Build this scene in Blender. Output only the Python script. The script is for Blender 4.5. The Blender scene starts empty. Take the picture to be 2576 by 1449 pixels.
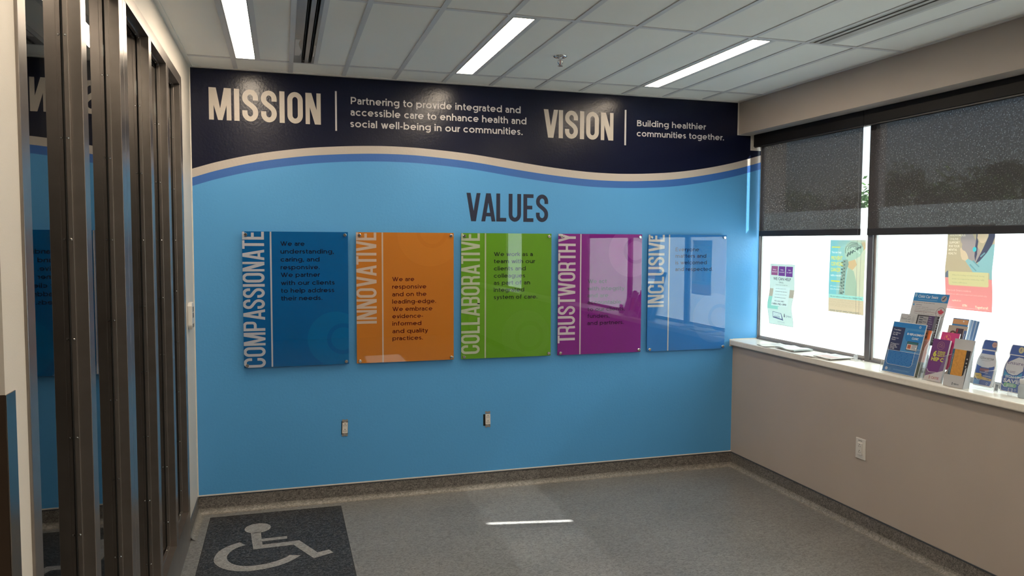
import bpy, math, random
from mathutils import Matrix, Vector, Euler
random.seed(7)
C = bpy.context.scene.collection
R = math.radians
sc = bpy.context.scene

# ------------------------------------------------------------------ camera, light, exposure
cam_d = bpy.data.cameras.new('camera'); cam = bpy.data.objects.new('camera', cam_d); C.objects.link(cam)
cam.location = (0.498, -4.755, 1.6093)
cam.rotation_euler = Euler((R(86.5747), R(-0.2425), R(-16.7418)), 'XYZ')
cam_d.sensor_width = 36.0; cam_d.lens = 1916.05/2576*36.0; cam_d.clip_start = 0.05; cam_d.clip_end = 500
sc.camera = cam
sc.view_settings.view_transform = 'Standard'; sc.view_settings.look = 'None'
sc.view_settings.gamma = 1.0; sc.view_settings.exposure = 1.38; sc.view_settings.use_curve_mapping = False

SUN_TO = Vector((0.513, -0.097, 0.522*math.tan(R(46.0)))).normalized()     # direction towards the sun
world = bpy.data.worlds.new('world'); sc.world = world; world.use_nodes = True
wn = world.node_tree.nodes; wl = world.node_tree.links; wn.clear()
sky = wn.new('ShaderNodeTexSky'); sky.sky_type = 'NISHITA'; sky.sun_disc = False
sky.sun_elevation = R(46.0); sky.sun_rotation = math.atan2(SUN_TO.x, SUN_TO.y)
sky.air_density = 1.0; sky.dust_density = 2.0; sky.altitude = 100
bgn = wn.new('ShaderNodeBackground'); bgn.inputs['Strength'].default_value = 0.16
won = wn.new('ShaderNodeOutputWorld')
wl.new(sky.outputs[0], bgn.inputs[0]); wl.new(bgn.outputs[0], won.inputs[0])
sun_d = bpy.data.lights.new('sun', 'SUN'); sun = bpy.data.objects.new('sun', sun_d); C.objects.link(sun)
sun_d.energy = 18.0; sun_d.angle = R(0.53); sun_d.color = (1.0, 0.95, 0.88)
sun.rotation_euler = SUN_TO.to_track_quat('Z', 'Y').to_euler(); sun.location = (12, -2, 12)
LAMP = 14.0                      # strength of the lit ceiling diffusers
LAMP_COL = (1.0, 0.83, 0.63)

# ------------------------------------------------------------------ helpers
def lin(c):
    return tuple((v/12.92 if v <= 0.04045 else ((v+0.055)/1.055)**2.4) for v in c)
def rgb(r, g, b): return lin((r/255, g/255, b/255))

_M = {}
def mat(name, col, rough=0.6, metal=0.0, spec=0.5, noise=None, bump=None, coat=0.0):
    """procedural principled material; noise=(scale, amount) varies the colour, bump=(scale, strength)"""
    if name in _M: return _M[name]
    m = bpy.data.materials.new(name); m.use_nodes = True; n = m.node_tree.nodes; l = m.node_tree.links
    b = n['Principled BSDF']
    b.inputs['Base Color'].default_value = (*col, 1); b.inputs['Roughness'].default_value = rough
    b.inputs['Metallic'].default_value = metal; b.inputs['Specular IOR Level'].default_value = spec
    b.inputs['Coat Weight'].default_value = coat
    tc = n.new('ShaderNodeTexCoord')
    if noise:
        t = n.new('ShaderNodeTexNoise'); t.inputs['Scale'].default_value = noise[0]; t.inputs['Detail'].default_value = 5
        l.new(tc.outputs['Object'], t.inputs['Vector'])
        r = n.new('ShaderNodeValToRGB'); k = noise[1]
        r.color_ramp.elements[0].position = 0.3; r.color_ramp.elements[1].position = 0.7
        r.color_ramp.elements[0].color = (*[c*(1-k) for c in col], 1); r.color_ramp.elements[1].color = (*[min(1, c*(1+k)) for c in col], 1)
        l.new(t.outputs['Fac'], r.inputs['Fac']); l.new(r.outputs['Color'], b.inputs['Base Color'])
    if bump:
        t = n.new('ShaderNodeTexNoise'); t.inputs['Scale'].default_value = bump[0]; t.inputs['Detail'].default_value = 3
        l.new(tc.outputs['Object'], t.inputs['Vector'])
        bp = n.new('ShaderNodeBump'); bp.inputs['Strength'].default_value = bump[1]; bp.inputs['Distance'].default_value = 0.002
        l.new(t.outputs['Fac'], bp.inputs['Height']); l.new(bp.outputs['Normal'], b.inputs['Normal'])
    _M[name] = m; return m

def clear_mat(name, ior=1.5, tint=(1, 1, 1), rough=0.0, haze=0.0, haze_col=(1, 1, 1)):
    """thin clear sheet: transparent + Fresnel gloss (+ a little white haze)"""
    m = bpy.data.materials.new(name); m.use_nodes = True; n = m.node_tree.nodes; l = m.node_tree.links; n.clear()
    out = n.new('ShaderNodeOutputMaterial'); tr = n.new('ShaderNodeBsdfTransparent'); tr.inputs[0].default_value = (*tint, 1)
    gl = n.new('ShaderNodeBsdfGlossy'); gl.inputs['Roughness'].default_value = rough
    fr = n.new('ShaderNodeFresnel'); fr.inputs['IOR'].default_value = ior
    geo = n.new('ShaderNodeNewGeometry')
    mth = n.new('ShaderNodeMath'); mth.operation = 'MULTIPLY_ADD'     # ior on the front, 1/ior on the back cancels out
    mth.inputs[1].default_value = (1/ior-ior); mth.inputs[2].default_value = ior
    l.new(geo.outputs['Backfacing'], mth.inputs[0]); l.new(mth.outputs[0], fr.inputs['IOR'])
    mx = n.new('ShaderNodeMixShader'); l.new(fr.outputs[0], mx.inputs[0]); l.new(tr.outputs[0], mx.inputs[1]); l.new(gl.outputs[0], mx.inputs[2])
    last = mx
    if haze > 0:
        df = n.new('ShaderNodeBsdfDiffuse'); df.inputs[0].default_value = (*haze_col, 1)
        tl = n.new('ShaderNodeBsdfTranslucent'); tl.inputs[0].default_value = (*haze_col, 1)
        m1 = n.new('ShaderNodeMixShader'); m1.inputs[0].default_value = 0.5
        l.new(df.outputs[0], m1.inputs[1]); l.new(tl.outputs[0], m1.inputs[2])
        m2 = n.new('ShaderNodeMixShader'); m2.inputs[0].default_value = haze
        l.new(mx.outputs[0], m2.inputs[1]); l.new(m1.outputs[0], m2.inputs[2]); last = m2
    l.new(last.outputs[0], out.inputs['Surface'])
    _M[name] = m; return m

def translucent_mat(name, col, tl_w, transp=0.0, tcol=None, weave=None, gloss=0.0):
    """diffuse + translucent (+ see-through) sheet: film, blind fabric, paper, leaves"""
    m = bpy.data.materials.new(name); m.use_nodes = True; n = m.node_tree.nodes; l = m.node_tree.links; n.clear()
    out = n.new('ShaderNodeOutputMaterial')
    df = n.new('ShaderNodeBsdfDiffuse'); df.inputs[0].default_value = (*col, 1)
    tl = n.new('ShaderNodeBsdfTranslucent'); tl.inputs[0].default_value = (*(tcol or col), 1)
    m1 = n.new('ShaderNodeMixShader'); m1.inputs[0].default_value = tl_w
    l.new(df.outputs[0], m1.inputs[1]); l.new(tl.outputs[0], m1.inputs[2]); last = m1
    if transp > 0:
        tp = n.new('ShaderNodeBsdfTransparent')
        m2 = n.new('ShaderNodeMixShader'); m2.inputs[0].default_value = transp
        if weave:
            tc = n.new('ShaderNodeTexCoord'); mp = n.new('ShaderNodeMapping'); mp.inputs['Scale'].default_value = (1, 1.0, 0.35)
            t = n.new('ShaderNodeTexNoise'); t.inputs['Scale'].default_value = weave; t.inputs['Detail'].default_value = 3
            mp2 = n.new('ShaderNodeMapping'); mp2.inputs['Scale'].default_value = (1, 0.35, 1.0)
            t2 = n.new('ShaderNodeTexNoise'); t2.inputs['Scale'].default_value = weave; t2.inputs['Detail'].default_value = 2
            l.new(tc.outputs['Object'], mp.inputs[0]); l.new(mp.outputs[0], t.inputs['Vector'])
            l.new(tc.outputs['Object'], mp2.inputs[0]); l.new(mp2.outputs[0], t2.inputs['Vector'])
            ad = n.new('ShaderNodeMath'); ad.operation = 'ADD'; l.new(t.outputs['Fac'], ad.inputs[0]); l.new(t2.outputs['Fac'], ad.inputs[1])
            mr = n.new('ShaderNodeMapRange'); mr.inputs[1].default_value = 0.7; mr.inputs[2].default_value = 1.3
            mr.inputs[3].default_value = transp*0.35; mr.inputs[4].default_value = transp*1.75
            l.new(ad.outputs[0], mr.inputs[0]); l.new(mr.outputs[0], m2.inputs[0])
        l.new(m1.outputs[0], m2.inputs[1]); l.new(tp.outputs[0], m2.inputs[2]); last = m2
    l.new(last.outputs[0], out.inputs['Surface'])
    _M[name] = m; return m

def wmat(o):
    m = o.matrix_basis.copy()
    while o.parent: o = o.parent; m = o.matrix_basis @ m
    return m

class MB:
    def __init__(s): s.v = []; s.f = []
    def poly(s, pts):
        i = len(s.v); s.v += [tuple(p) for p in pts]; s.f.append(tuple(range(i, i+len(pts)))); return s
    def box(s, x0, x1, y0, y1, z0, z1, fr=None):
        i = len(s.v); P = [(x0,y0,z0),(x1,y0,z0),(x1,y1,z0),(x0,y1,z0),(x0,y0,z1),(x1,y0,z1),(x1,y1,z1),(x0,y1,z1)]
        if fr: P = [fr(*p) for p in P]
        s.v += P; s.f += [tuple(i+k for k in q) for q in ((0,3,2,1),(4,5,6,7),(0,1,5,4),(1,2,6,5),(2,3,7,6),(3,0,4,7))]; return s
    def cyl(s, c, ax, r, h, n=16, r2=None):
        """cylinder or cone from c along axis vector ax"""
        a = Vector(ax).normalized(); u = a.orthogonal().normalized(); w = a.cross(u); r2 = r if r2 is None else r2
        i = len(s.v); c = Vector(c)
        for k in range(n):
            t = 2*math.pi*k/n; dd = u*math.cos(t)+w*math.sin(t)
            s.v.append(tuple(c+dd*r)); s.v.append(tuple(c+a*h+dd*r2))
        for k in range(n):
            j = (k+1) % n; s.f.append((i+2*k, i+2*j, i+2*j+1, i+2*k+1))
        s.f.append(tuple(i+2*k for k in range(n))[::-1]); s.f.append(tuple(i+2*k+1 for k in range(n))); return s
    def lathe(s, c, prof, n=24, ax='z'):
        i = len(s.v); m = len(prof)
        for k in range(n):
            t = 2*math.pi*k/n
            for r, h in prof:
                p = (r*math.cos(t), r*math.sin(t), h) if ax == 'z' else (r*math.cos(t), h, r*math.sin(t))
                s.v.append((c[0]+p[0], c[1]+p[1], c[2]+p[2]))
        for k in range(n):
            j = (k+1) % n
            for q in range(m-1): s.f.append((i+k*m+q, i+j*m+q, i+j*m+q+1, i+k*m+q+1))
        return s
    def tube(s, pts, r, n=6):
        pts = [Vector(p) for p in pts]; i = len(s.v)
        for k, p in enumerate(pts):
            a = (pts[min(k+1, len(pts)-1)]-pts[max(k-1, 0)]).normalized(); u = a.orthogonal().normalized(); w = a.cross(u)
            for q in range(n):
                t = 2*math.pi*q/n; s.v.append(tuple(p+(u*math.cos(t)+w*math.sin(t))*r))
        for k in range(len(pts)-1):
            for q in range(n):
                s.f.append((i+k*n+q, i+k*n+(q+1) % n, i+(k+1)*n+(q+1) % n, i+(k+1)*n+q))
        return s
    def prism(s, pts, fr, w0, w1):
        """extrude a flat outline (list of (u, v)) in a frame between depths w0 and w1"""
        n = len(pts); i = len(s.v)
        s.v += [tuple(fr(u, v, w0)) for u, v in pts] + [tuple(fr(u, v, w1)) for u, v in pts]
        s.f.append(tuple(range(i, i+n))); s.f.append(tuple(range(i+n, i+2*n))[::-1])
        for k in range(n): s.f.append((i+k, i+n+k, i+n+(k+1) % n, i+(k+1) % n))
        return s
    def parts(s):
        """loose pieces of the builder, each as a builder of its own (vertices merged where they meet)"""
        key = {}; mp = []; V = []
        for p in s.v:
            k = (round(p[0]*20000), round(p[1]*20000), round(p[2]*20000))
            if k not in key: key[k] = len(V); V.append(tuple(p))
            mp.append(key[k])
        F = []
        for f in s.f:
            g = []
            for q in f:
                if mp[q] not in g: g.append(mp[q])
            if len(g) > 2: F.append(tuple(g))
        par = list(range(len(V)))
        def find(a):
            while par[a] != a: par[a] = par[par[a]]; a = par[a]
            return a
        for f in F:
            r = find(f[0])
            for q in f[1:]: par[find(q)] = r
        G = {}
        for f in F: G.setdefault(find(f[0]), []).append(f)
        out = []
        for fs in G.values():
            mb = MB(); idx = {}
            for f in fs:
                g = []
                for q in f:
                    if q not in idx: idx[q] = len(mb.v); mb.v.append(V[q])
                    g.append(idx[q])
                mb.f.append(tuple(g))
            out.append(mb)
        return out
    def build_split(s, name, m, parent, limit=24, bevel=0, label=None):
        P = s.parts()
        if len(P) > limit:
            o = s.build(name, m, parent); o['kind'] = 'stuff'
            if label: o['label'] = label
            return [o]
        O = [p.build(name, m, parent, bevel=bevel) for p in P]
        if label:
            for o in O: o['label'] = label
        return O
    def build(s, name, m, parent=None, smooth=False, loc=None, bevel=0):
        me = bpy.data.meshes.new(name)
        if parent is not None: inv = wmat(parent).inverted(); vs = [inv @ Vector(p) for p in s.v]
        elif loc is not None: L = Vector(loc); vs = [Vector(p)-L for p in s.v]
        else: vs = s.v
        me.from_pydata([tuple(p) for p in vs], [], s.f); me.update()
        if smooth:
            for p in me.polygons: p.use_smooth = True
        me.materials.append(m)
        o = bpy.data.objects.new(name, me); C.objects.link(o)
        if parent is not None: o.parent = parent
        elif loc is not None: o.location = loc
        if bevel:
            b = o.modifiers.new('bevel', 'BEVEL'); b.width = bevel; b.segments = 2; b.limit_method = 'ANGLE'
        return o

def tag(o, label=None, cat=None, group=None, kind=None):
    if label: o['label'] = label
    if cat: o['category'] = cat
    if group: o['group'] = group
    if kind: o['kind'] = kind
    return o
def thing(name, label, cat, loc=(0, 0, 0), group=None, kind=None, parent=None, rot=None):
    o = bpy.data.objects.new(name, None); C.objects.link(o); o.location = loc
    if rot: o.rotation_euler = rot
    o.empty_display_size = 0.1
    if parent: o.parent = parent
    return tag(o, label, cat, group, kind)
def struct(name, label=None, loc=(0, 0, 0)): return thing(name, label, None, loc, kind='structure')
def dup(root, loc=None, label=None, rot=None):
    r = root.copy(); C.objects.link(r)
    if loc is not None: r.location = loc
    if rot is not None: r.rotation_euler = rot
    if label: r['label'] = label
    for ch in list(root.children):
        c = ch.copy(); C.objects.link(c); c.parent = r
        for g in list(ch.children):
            d = g.copy(); C.objects.link(d); d.parent = c
    return r

# flat-art helpers -----------------------------------------------------------
def clip(poly, x0, x1, y0, y1):
    def cut(P, ins, inter):
        out = []
        for i in range(len(P)):
            a, b = P[i-1], P[i]
            if ins(b):
                if not ins(a): out.append(inter(a, b))
                out.append(b)
            elif ins(a): out.append(inter(a, b))
        return out
    def ix(k, c):
        def f(a, b):
            t = (c-a[k])/(b[k]-a[k]); return (a[0]+t*(b[0]-a[0]), a[1]+t*(b[1]-a[1]))
        return f
    for ins, it in ((lambda p: p[0] >= x0, ix(0, x0)), (lambda p: p[0] <= x1, ix(0, x1)),
                    (lambda p: p[1] >= y0, ix(1, y0)), (lambda p: p[1] <= y1, ix(1, y1))):
        poly = cut(poly, ins, it)
        if len(poly) < 3: return []
    return poly
def disc(cx, cy, r, n=48, ry=None): return [(cx+r*math.cos(2*math.pi*k/n), cy+(ry or r)*math.sin(2*math.pi*k/n)) for k in range(n)]
def ring(cx, cy, r0, r1, n=48, a0=0, a1=360):
    out = []
    for k in range(n):
        t0 = R(a0+(a1-a0)*k/n); t1 = R(a0+(a1-a0)*(k+1)/n)
        out.append([(cx+r0*math.cos(t0), cy+r0*math.sin(t0)), (cx+r1*math.cos(t0), cy+r1*math.sin(t0)),
                    (cx+r1*math.cos(t1), cy+r1*math.sin(t1)), (cx+r0*math.cos(t1), cy+r0*math.sin(t1))])
    return out
def rect(x0, x1, y0, y1): return [(x0, y0), (x1, y0), (x1, y1), (x0, y1)]
def stroke(pts, t, closed=False):
    """quads following a polyline with thickness t"""
    n = len(pts); L = []; 
    for i in range(n):
        a = pts[i-1] if (i > 0 or closed) else pts[i]; b = pts[(i+1) % n] if (i < n-1 or closed) else pts[i]
        p = pts[i]
        d1 = Vector((p[0]-a[0], p[1]-a[1])); d2 = Vector((b[0]-p[0], b[1]-p[1]))
        if d1.length < 1e-9: d1 = d2
        if d2.length < 1e-9: d2 = d1
        d1.normalize(); d2.normalize(); n1 = Vector((-d1.y, d1.x)); n2 = Vector((-d2.y, d2.x)); nn = (n1+n2).normalized()
        k = t/2/max(0.4, nn.dot(n1)); L.append(((p[0]+nn.x*k, p[1]+nn.y*k), (p[0]-nn.x*k, p[1]-nn.y*k)))
    return [[L[i][0], L[i][1], L[(i+1) % n][1], L[(i+1) % n][0]] for i in range(n if closed else n-1)]
def arc(cx, cy, rx, ry, a0, a1, n=14): return [(cx+rx*math.cos(R(a0+(a1-a0)*k/n)), cy+ry*math.sin(R(a0+(a1-a0)*k/n))) for k in range(n+1)]
def bez(p0, p1, p2, p3, n=10):
    return [tuple((1-t)**3*a+3*(1-t)**2*t*b+3*(1-t)*t*t*c+t**3*d for a, b, c, d in zip(p0, p1, p2, p3)) for t in [k/n for k in range(n+1)]]

def glyph(ch, t):
    """tall condensed capitals, cap height 1; returns (polygons, width)"""
    w = 0.475; h = t/2; r = w/2-h; ry = r*1.15
    if ch == 'I': return [rect(0, t, 0, 1)], t
    if ch == 'L': return [rect(0, t, 0, 1), rect(0, 0.38, 0, t*.92)], 0.38
    if ch == 'T': return [rect(0.01, 0.43, 1-t*.92, 1), rect(0.22-h, 0.22+h, 0, 1)], 0.44
    if ch == 'E': return [rect(0, t, 0, 1), rect(0, 0.39, 0, t*.92), rect(0, 0.39, 1-t*.92, 1), rect(0, 0.345, .5-t*.46+.02, .5+t*.46+.02)], 0.40
    if ch == 'H': return [rect(0, t, 0, 1), rect(w-t, w, 0, 1), rect(0, w, .5-t*.46, .5+t*.46)], w
    if ch == 'N': return [rect(0, t*.85, 0, 1), rect(w-t*.85, w, 0, 1), [(0, 1), (t*1.2, 1), (w, 0), (w-t*1.2, 0)]], w
    if ch == 'M': 
        W = 0.655; c = W/2
        return [rect(0, t*.9, 0, 1), rect(W-t*.9, W, 0, 1), [(0, 1), (t*1.35, 1), (c+h*.85, 0), (c-h*.85, 0)], [(W-t*1.35, 1), (W, 1), (c+h*.85, 0), (c-h*.85, 0)]], W
    if ch == 'V': 
        W = 0.52; c = W/2; return [[(0, 1), (t*1.05, 1), (c+t*.45, 0), (c-t*.62, 0)], [(W-t*1.0, 1), (W, 1), (c+t*.62, 0), (c-t*.45, 0)]], W
    if ch == 'A':
        W = 0.53; c = W/2
        return [[(0, 0), (t, 0), (c+t*.42, 1), (c-t*.6, 1)], [(W-t, 0), (W, 0), (c+t*.6, 1), (c-t*.42, 1)], rect(.13, W-.13, .18, .18+t*.88)], W
    if ch == 'W':
        W = 0.74; a = W*.27; b = W*.73; c = W/2
        return [[(0, 1), (t*.98, 1), (a+t*.42, 0), (a-t*.5, 0)], [(c-t*.42, 1), (c+t*.42, 1), (a+t*.5, 0), (a-t*.42, 0)],
                [(c-t*.42, 1), (c+t*.42, 1), (b+t*.42, 0), (b-t*.5, 0)], [(W-t*.98, 1), (W, 1), (b+t*.5, 0), (b-t*.42, 0)]], W
    if ch == 'Y':
        W = 0.5; c = W/2; return [[(0, 1), (t*1.05, 1), (c+h, .36), (c-h, .36)], [(W-t*1.05, 1), (W, 1), (c+h, .36), (c-h, .36)], rect(c-h, c+h, 0, .40)], W
    if ch == 'O': return stroke(arc(w/2, 1-h-ry, r, ry, 0, 180)+arc(w/2, h+ry, r, ry, 180, 360), t, True), w
    if ch == 'U': return stroke([(h, 1)]+arc(w/2, h+ry, r, ry, 180, 360)+[(w-h, 1)], t), w
    if ch == 'C': return stroke([(w-h, .62)]+arc(w/2, 1-h-ry, r, ry, 0, 180)+arc(w/2, h+ry, r, ry, 180, 360)+[(w-h, .38)], t), w
    if ch == 'S':
        sp = [(w-h, .66)]+arc(w/2, 1-h-ry, r, ry, 0, 180)
        sp += bez((h, 1-h-ry-.02), (h, .55), (w-h, .50), (w-h, h+ry+.03))[1:]
        sp += arc(w/2, h+ry, r, ry, 0, -180)+[(h, .34)]
        return stroke(sp, t), w
    if ch in 'PRB':
        y0 = .44 if ch != 'B' else .49; rr = (1-h-y0)/2
        bowl = [(h, 1-t*.46), (w-h-.12, 1-t*.46)]+arc(w-h-.12, 1-h-.13, .12, .13, 90, 0, 8)+arc(w-h-.12, y0+.13+h*.2, .12, .13, 0, -90, 8)+[(h, y0+h*.2)]
        P = [rect(0, t, 0, 1)]+stroke(bowl, t*.94)
        if ch == 'B': P += stroke([(h, y0), (w-h-.12, y0)]+arc(w-h-.12, y0-.13, .12, .13, 90, 0, 8)+arc(w-h-.12, t*.46+.13, .12, .13, 0, -90, 8)+[(h, t*.46)], t*.94)
        if ch == 'R': P += stroke([(w-h-.13, y0), (w-h-.04, y0-.05), (w-h-.005, y0-.14), (w-h-.005, .1), (w-h+.01, 0)], t*.94)
        return P, w
    return [], 0.25
def headline(text, t=0.155, gap=0.085):
    x = 0; out = []
    for ch in text:
        P, w = glyph(ch, t); out.append((ch, [[(p[0]+x, p[1]) for p in q] for q in P]))
        x += w+gap*(0.35 if ch in 'AVTY' else 1.0)
    x -= gap
    return out, x

_T = {}
def text2d(s, bold=0.0, res=3):
    """flat lettering with the built-in font: (verts, faces, xmin, xmax), unit size"""
    k = (s, bold, res)
    if k in _T: return _T[k]
    cu = bpy.data.curves.new('lettering', 'FONT'); cu.body = s; cu.size = 1.0; cu.offset = bold; cu.resolution_u = res
    cu.dimensions = '2D'; cu.fill_mode = 'BOTH'
    o = bpy.data.objects.new('lettering', cu); C.objects.link(o)
    dg = bpy.context.evaluated_depsgraph_get(); e = o.evaluated_get(dg); me = e.to_mesh()
    V = [(v.co.x, v.co.y) for v in me.vertices]; F = [tuple(p.vertices) for p in me.polygons]
    e.to_mesh_clear(); bpy.data.objects.remove(o); bpy.data.curves.remove(cu)
    xs = [v[0] for v in V] or [0, 1]
    _T[k] = (V, F, min(xs), max(xs)); return _T[k]
CAP = 0.727

def glyph_round(ch, t):
    """wide geometric book letters, cap height 1, x-height .74; returns (strokes, width)"""
    X = .74; h = t/2; c = X/2; ry = c-h; rx = ry*1.08; D = -.27; A = 1.04
    def hb(x0, x1, y): return rect(x0, x1, y-h*.92, y+h*.92)
    def arch(x0, w):      # arch springing from a stem at x0, w wide
        r = (w)/2; return stroke([(x0, X-h-r*.95)]+arc(x0+r, X-h-r*.95, r, r*.95, 180, 0)[1:]+[(x0+w, 0)], t)
    if ch == 'i': return [rect(0, t, 0, X)]+[disc(h, X+.20, t*.62, 16)], t
    if ch == 'l': return [rect(0, t, 0, A)], t
    if ch == 'o': return stroke(arc(rx+h, c, rx, ry, 0, 360, 36)[:-1], t, True), 2*rx+t
    if ch == 'c': return stroke(arc(rx+h, c, rx, ry, 46, 314, 26), t), 2*rx+t-.10
    if ch == 'e': return stroke(arc(rx+h, c, rx, ry, 0, 316, 30), t)+[hb(h, 2*rx+h*1.9, c-.005)], 2*rx+t
    if ch in 'bdpq':
        L = stroke(arc(rx+h, c, rx, ry, 0, 360, 36)[:-1], t, True); x = 0 if ch in 'bp' else 2*rx
        return L+[rect(x, x+t, 0 if ch in 'bd' else D, A if ch in 'bd' else X)], 2*rx+t
    if ch == 'g': return stroke(arc(rx+h, c+.02, rx, ry-.02, 0, 360, 36)[:-1], t, True)+stroke([(2*rx+h, X), (2*rx+h, .02)]+arc(rx+h*1.2, .02, rx-h*.2, .23, 0, -142, 14)[1:], t), 2*rx+t
    if ch == 'n': return [rect(0, t, 0, X)]+arch(h, .50), .50+t
    if ch == 'h': return [rect(0, t, 0, A)]+arch(h, .50), .50+t
    if ch == 'm': return [rect(0, t, 0, X)]+arch(h, .46)+arch(h+.46, .46), .92+t
    if ch == 'u': return stroke([(h, X), (h, h+.235)]+arc(h+.25, h+.235, .25, .235, 180, 360, 16)[1:]+[(h+.50, X)], t)+[rect(.50, .50+t, 0, X)], .50+t
    if ch == 'r': return [rect(0, t, 0, X)]+stroke([(h, X-h-.28)]+arc(h+.27, X-h-.28, .27, .27, 180, 96, 8)[1:]+[(h+.30, X-h*1.05)], t), .36
    if ch == 't': return stroke([(.16, X+.21), (.16, .24)]+arc(.16+.16, .24, .16, .24-h, 180, 290, 8)[1:], t)+[hb(0, .40, X-h)], .42
    if ch == 'f': return stroke([(.16, 0), (.16, A-.22)]+arc(.16+.16, A-.22, .16, .22-h+.02, 180, 74, 8)[1:], t)+[hb(0, .40, X-h)], .40
    if ch == 's':
        w = .50; r = w/2-h; q = (X/2-h)/2
        sp = arc(w/2, X-h-q, r, q, 28, 175, 12)+bez((h, X-h-q), (h, X/2+.0), (w-h, X/2-.0), (w-h, h+q), 8)[1:]+arc(w/2, h+q, r, q, 0, -155, 12)[1:]
        return stroke(sp, t*.95), w
    if ch == 'a':
        w = .56; q = .215
        return [rect(w-t, w, 0, X*.62)]+stroke([(.05, X-.13), (.14, X-h-.035)]+arc(w-h-.21, X-h-.2, .21, .2, 105, 0, 10)+[(w-h, .40)], t)+stroke([(w-h, .435), (.23, .435)]+arc(.23, h*.8+.185, .23-h, .19, 90, 270, 12)[1:]+[(.30, h*.8-.004), (w-h, .17)], t*.92), w
    if ch in 'vwy':
        W = .62 if ch != 'w' else .98; k = t*1.06
        def d(x0, x1, y0=0): return [(x0, X), (x0+k, X), (x1+k, y0), (x1, y0)]
        if ch == 'w': return [d(0, .22), [(.49-k/2, X), (.49+k/2, X), (.22+k, 0), (.22, 0)], [(.49-k/2, X), (.49+k/2, X), (.98-.22, 0), (.98-.22-k, 0)], [(.98-k, X), (.98, X), (.98-.22, 0), (.98-.22-k, 0)]], W
        L = [d(0, .31-k/2), [(W-k, X), (W, X), (.31+k/2, 0), (.31-k/2, 0)]]
        if ch == 'y': L += stroke([(.31, .02), (.26, -.11), (.20, -.19), (.12, -.215), (.03, -.185)], t*.95)
        return L, W
    if ch == 'k': return [rect(0, t, 0, A), [(t*.6, .22), (t*.6, .36), (.42, X), (.60, X)], [(.20, .38), (.30, .50), (.60, 0), (.43, 0)]], .60
    if ch == '.': return [disc(h*1.1, h*1.1, t*.62, 14)], t*1.2
    if ch == ',': return [disc(h*1.1, h*1.1, t*.62, 14), [(h*.4, .02), (h*2.0, .04), (h*1.2, -.17), (h*.2, -.17)]], t*1.2
    if ch == '-': return [hb(0, .32, .36)], .32
    if ch == 'P': return [rect(0, t, 0, 1)]+stroke([(h, 1-h), (.38, 1-h)]+arc(.38, .655, .27, .345-h, 90, -90, 14)[1:]+[(h, .31+h)], t), .65+h
    if ch == 'B': return [rect(0, t, 0, 1)]+stroke([(h, 1-h), (.40, 1-h)]+arc(.40, .75+h*.3, .19, .25-h*1.3, 90, -90, 12)[1:]+[(h, .5+h*.3)], t)+stroke([(h, .5+h*.3), (.42, .5+h*.3)]+arc(.42, .26+h*.4, .23, .25-h*.5, 90, -90, 12)[1:]+[(h, h)], t), .66+h
    if ch == 'E': return [rect(0, t, 0, 1), rect(0, .62, 0, t*.95), rect(0, .62, 1-t*.95, 1), rect(0, .55, .5-h*.9, .5+h*.9)], .62
    if ch == 'W':
        k = t*1.06; return [[(0, 1), (k, 1), (.33+k, 0), (.33, 0)], [(.66-k/2, 1), (.66+k/2, 1), (.33+k, 0), (.33, 0)], [(.66-k/2, 1), (.66+k/2, 1), (.99, 0), (.99-k, 0)], [(1.32-k, 1), (1.32, 1), (.99, 0), (.99-k, 0)]], 1.32
    return [], .26
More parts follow.
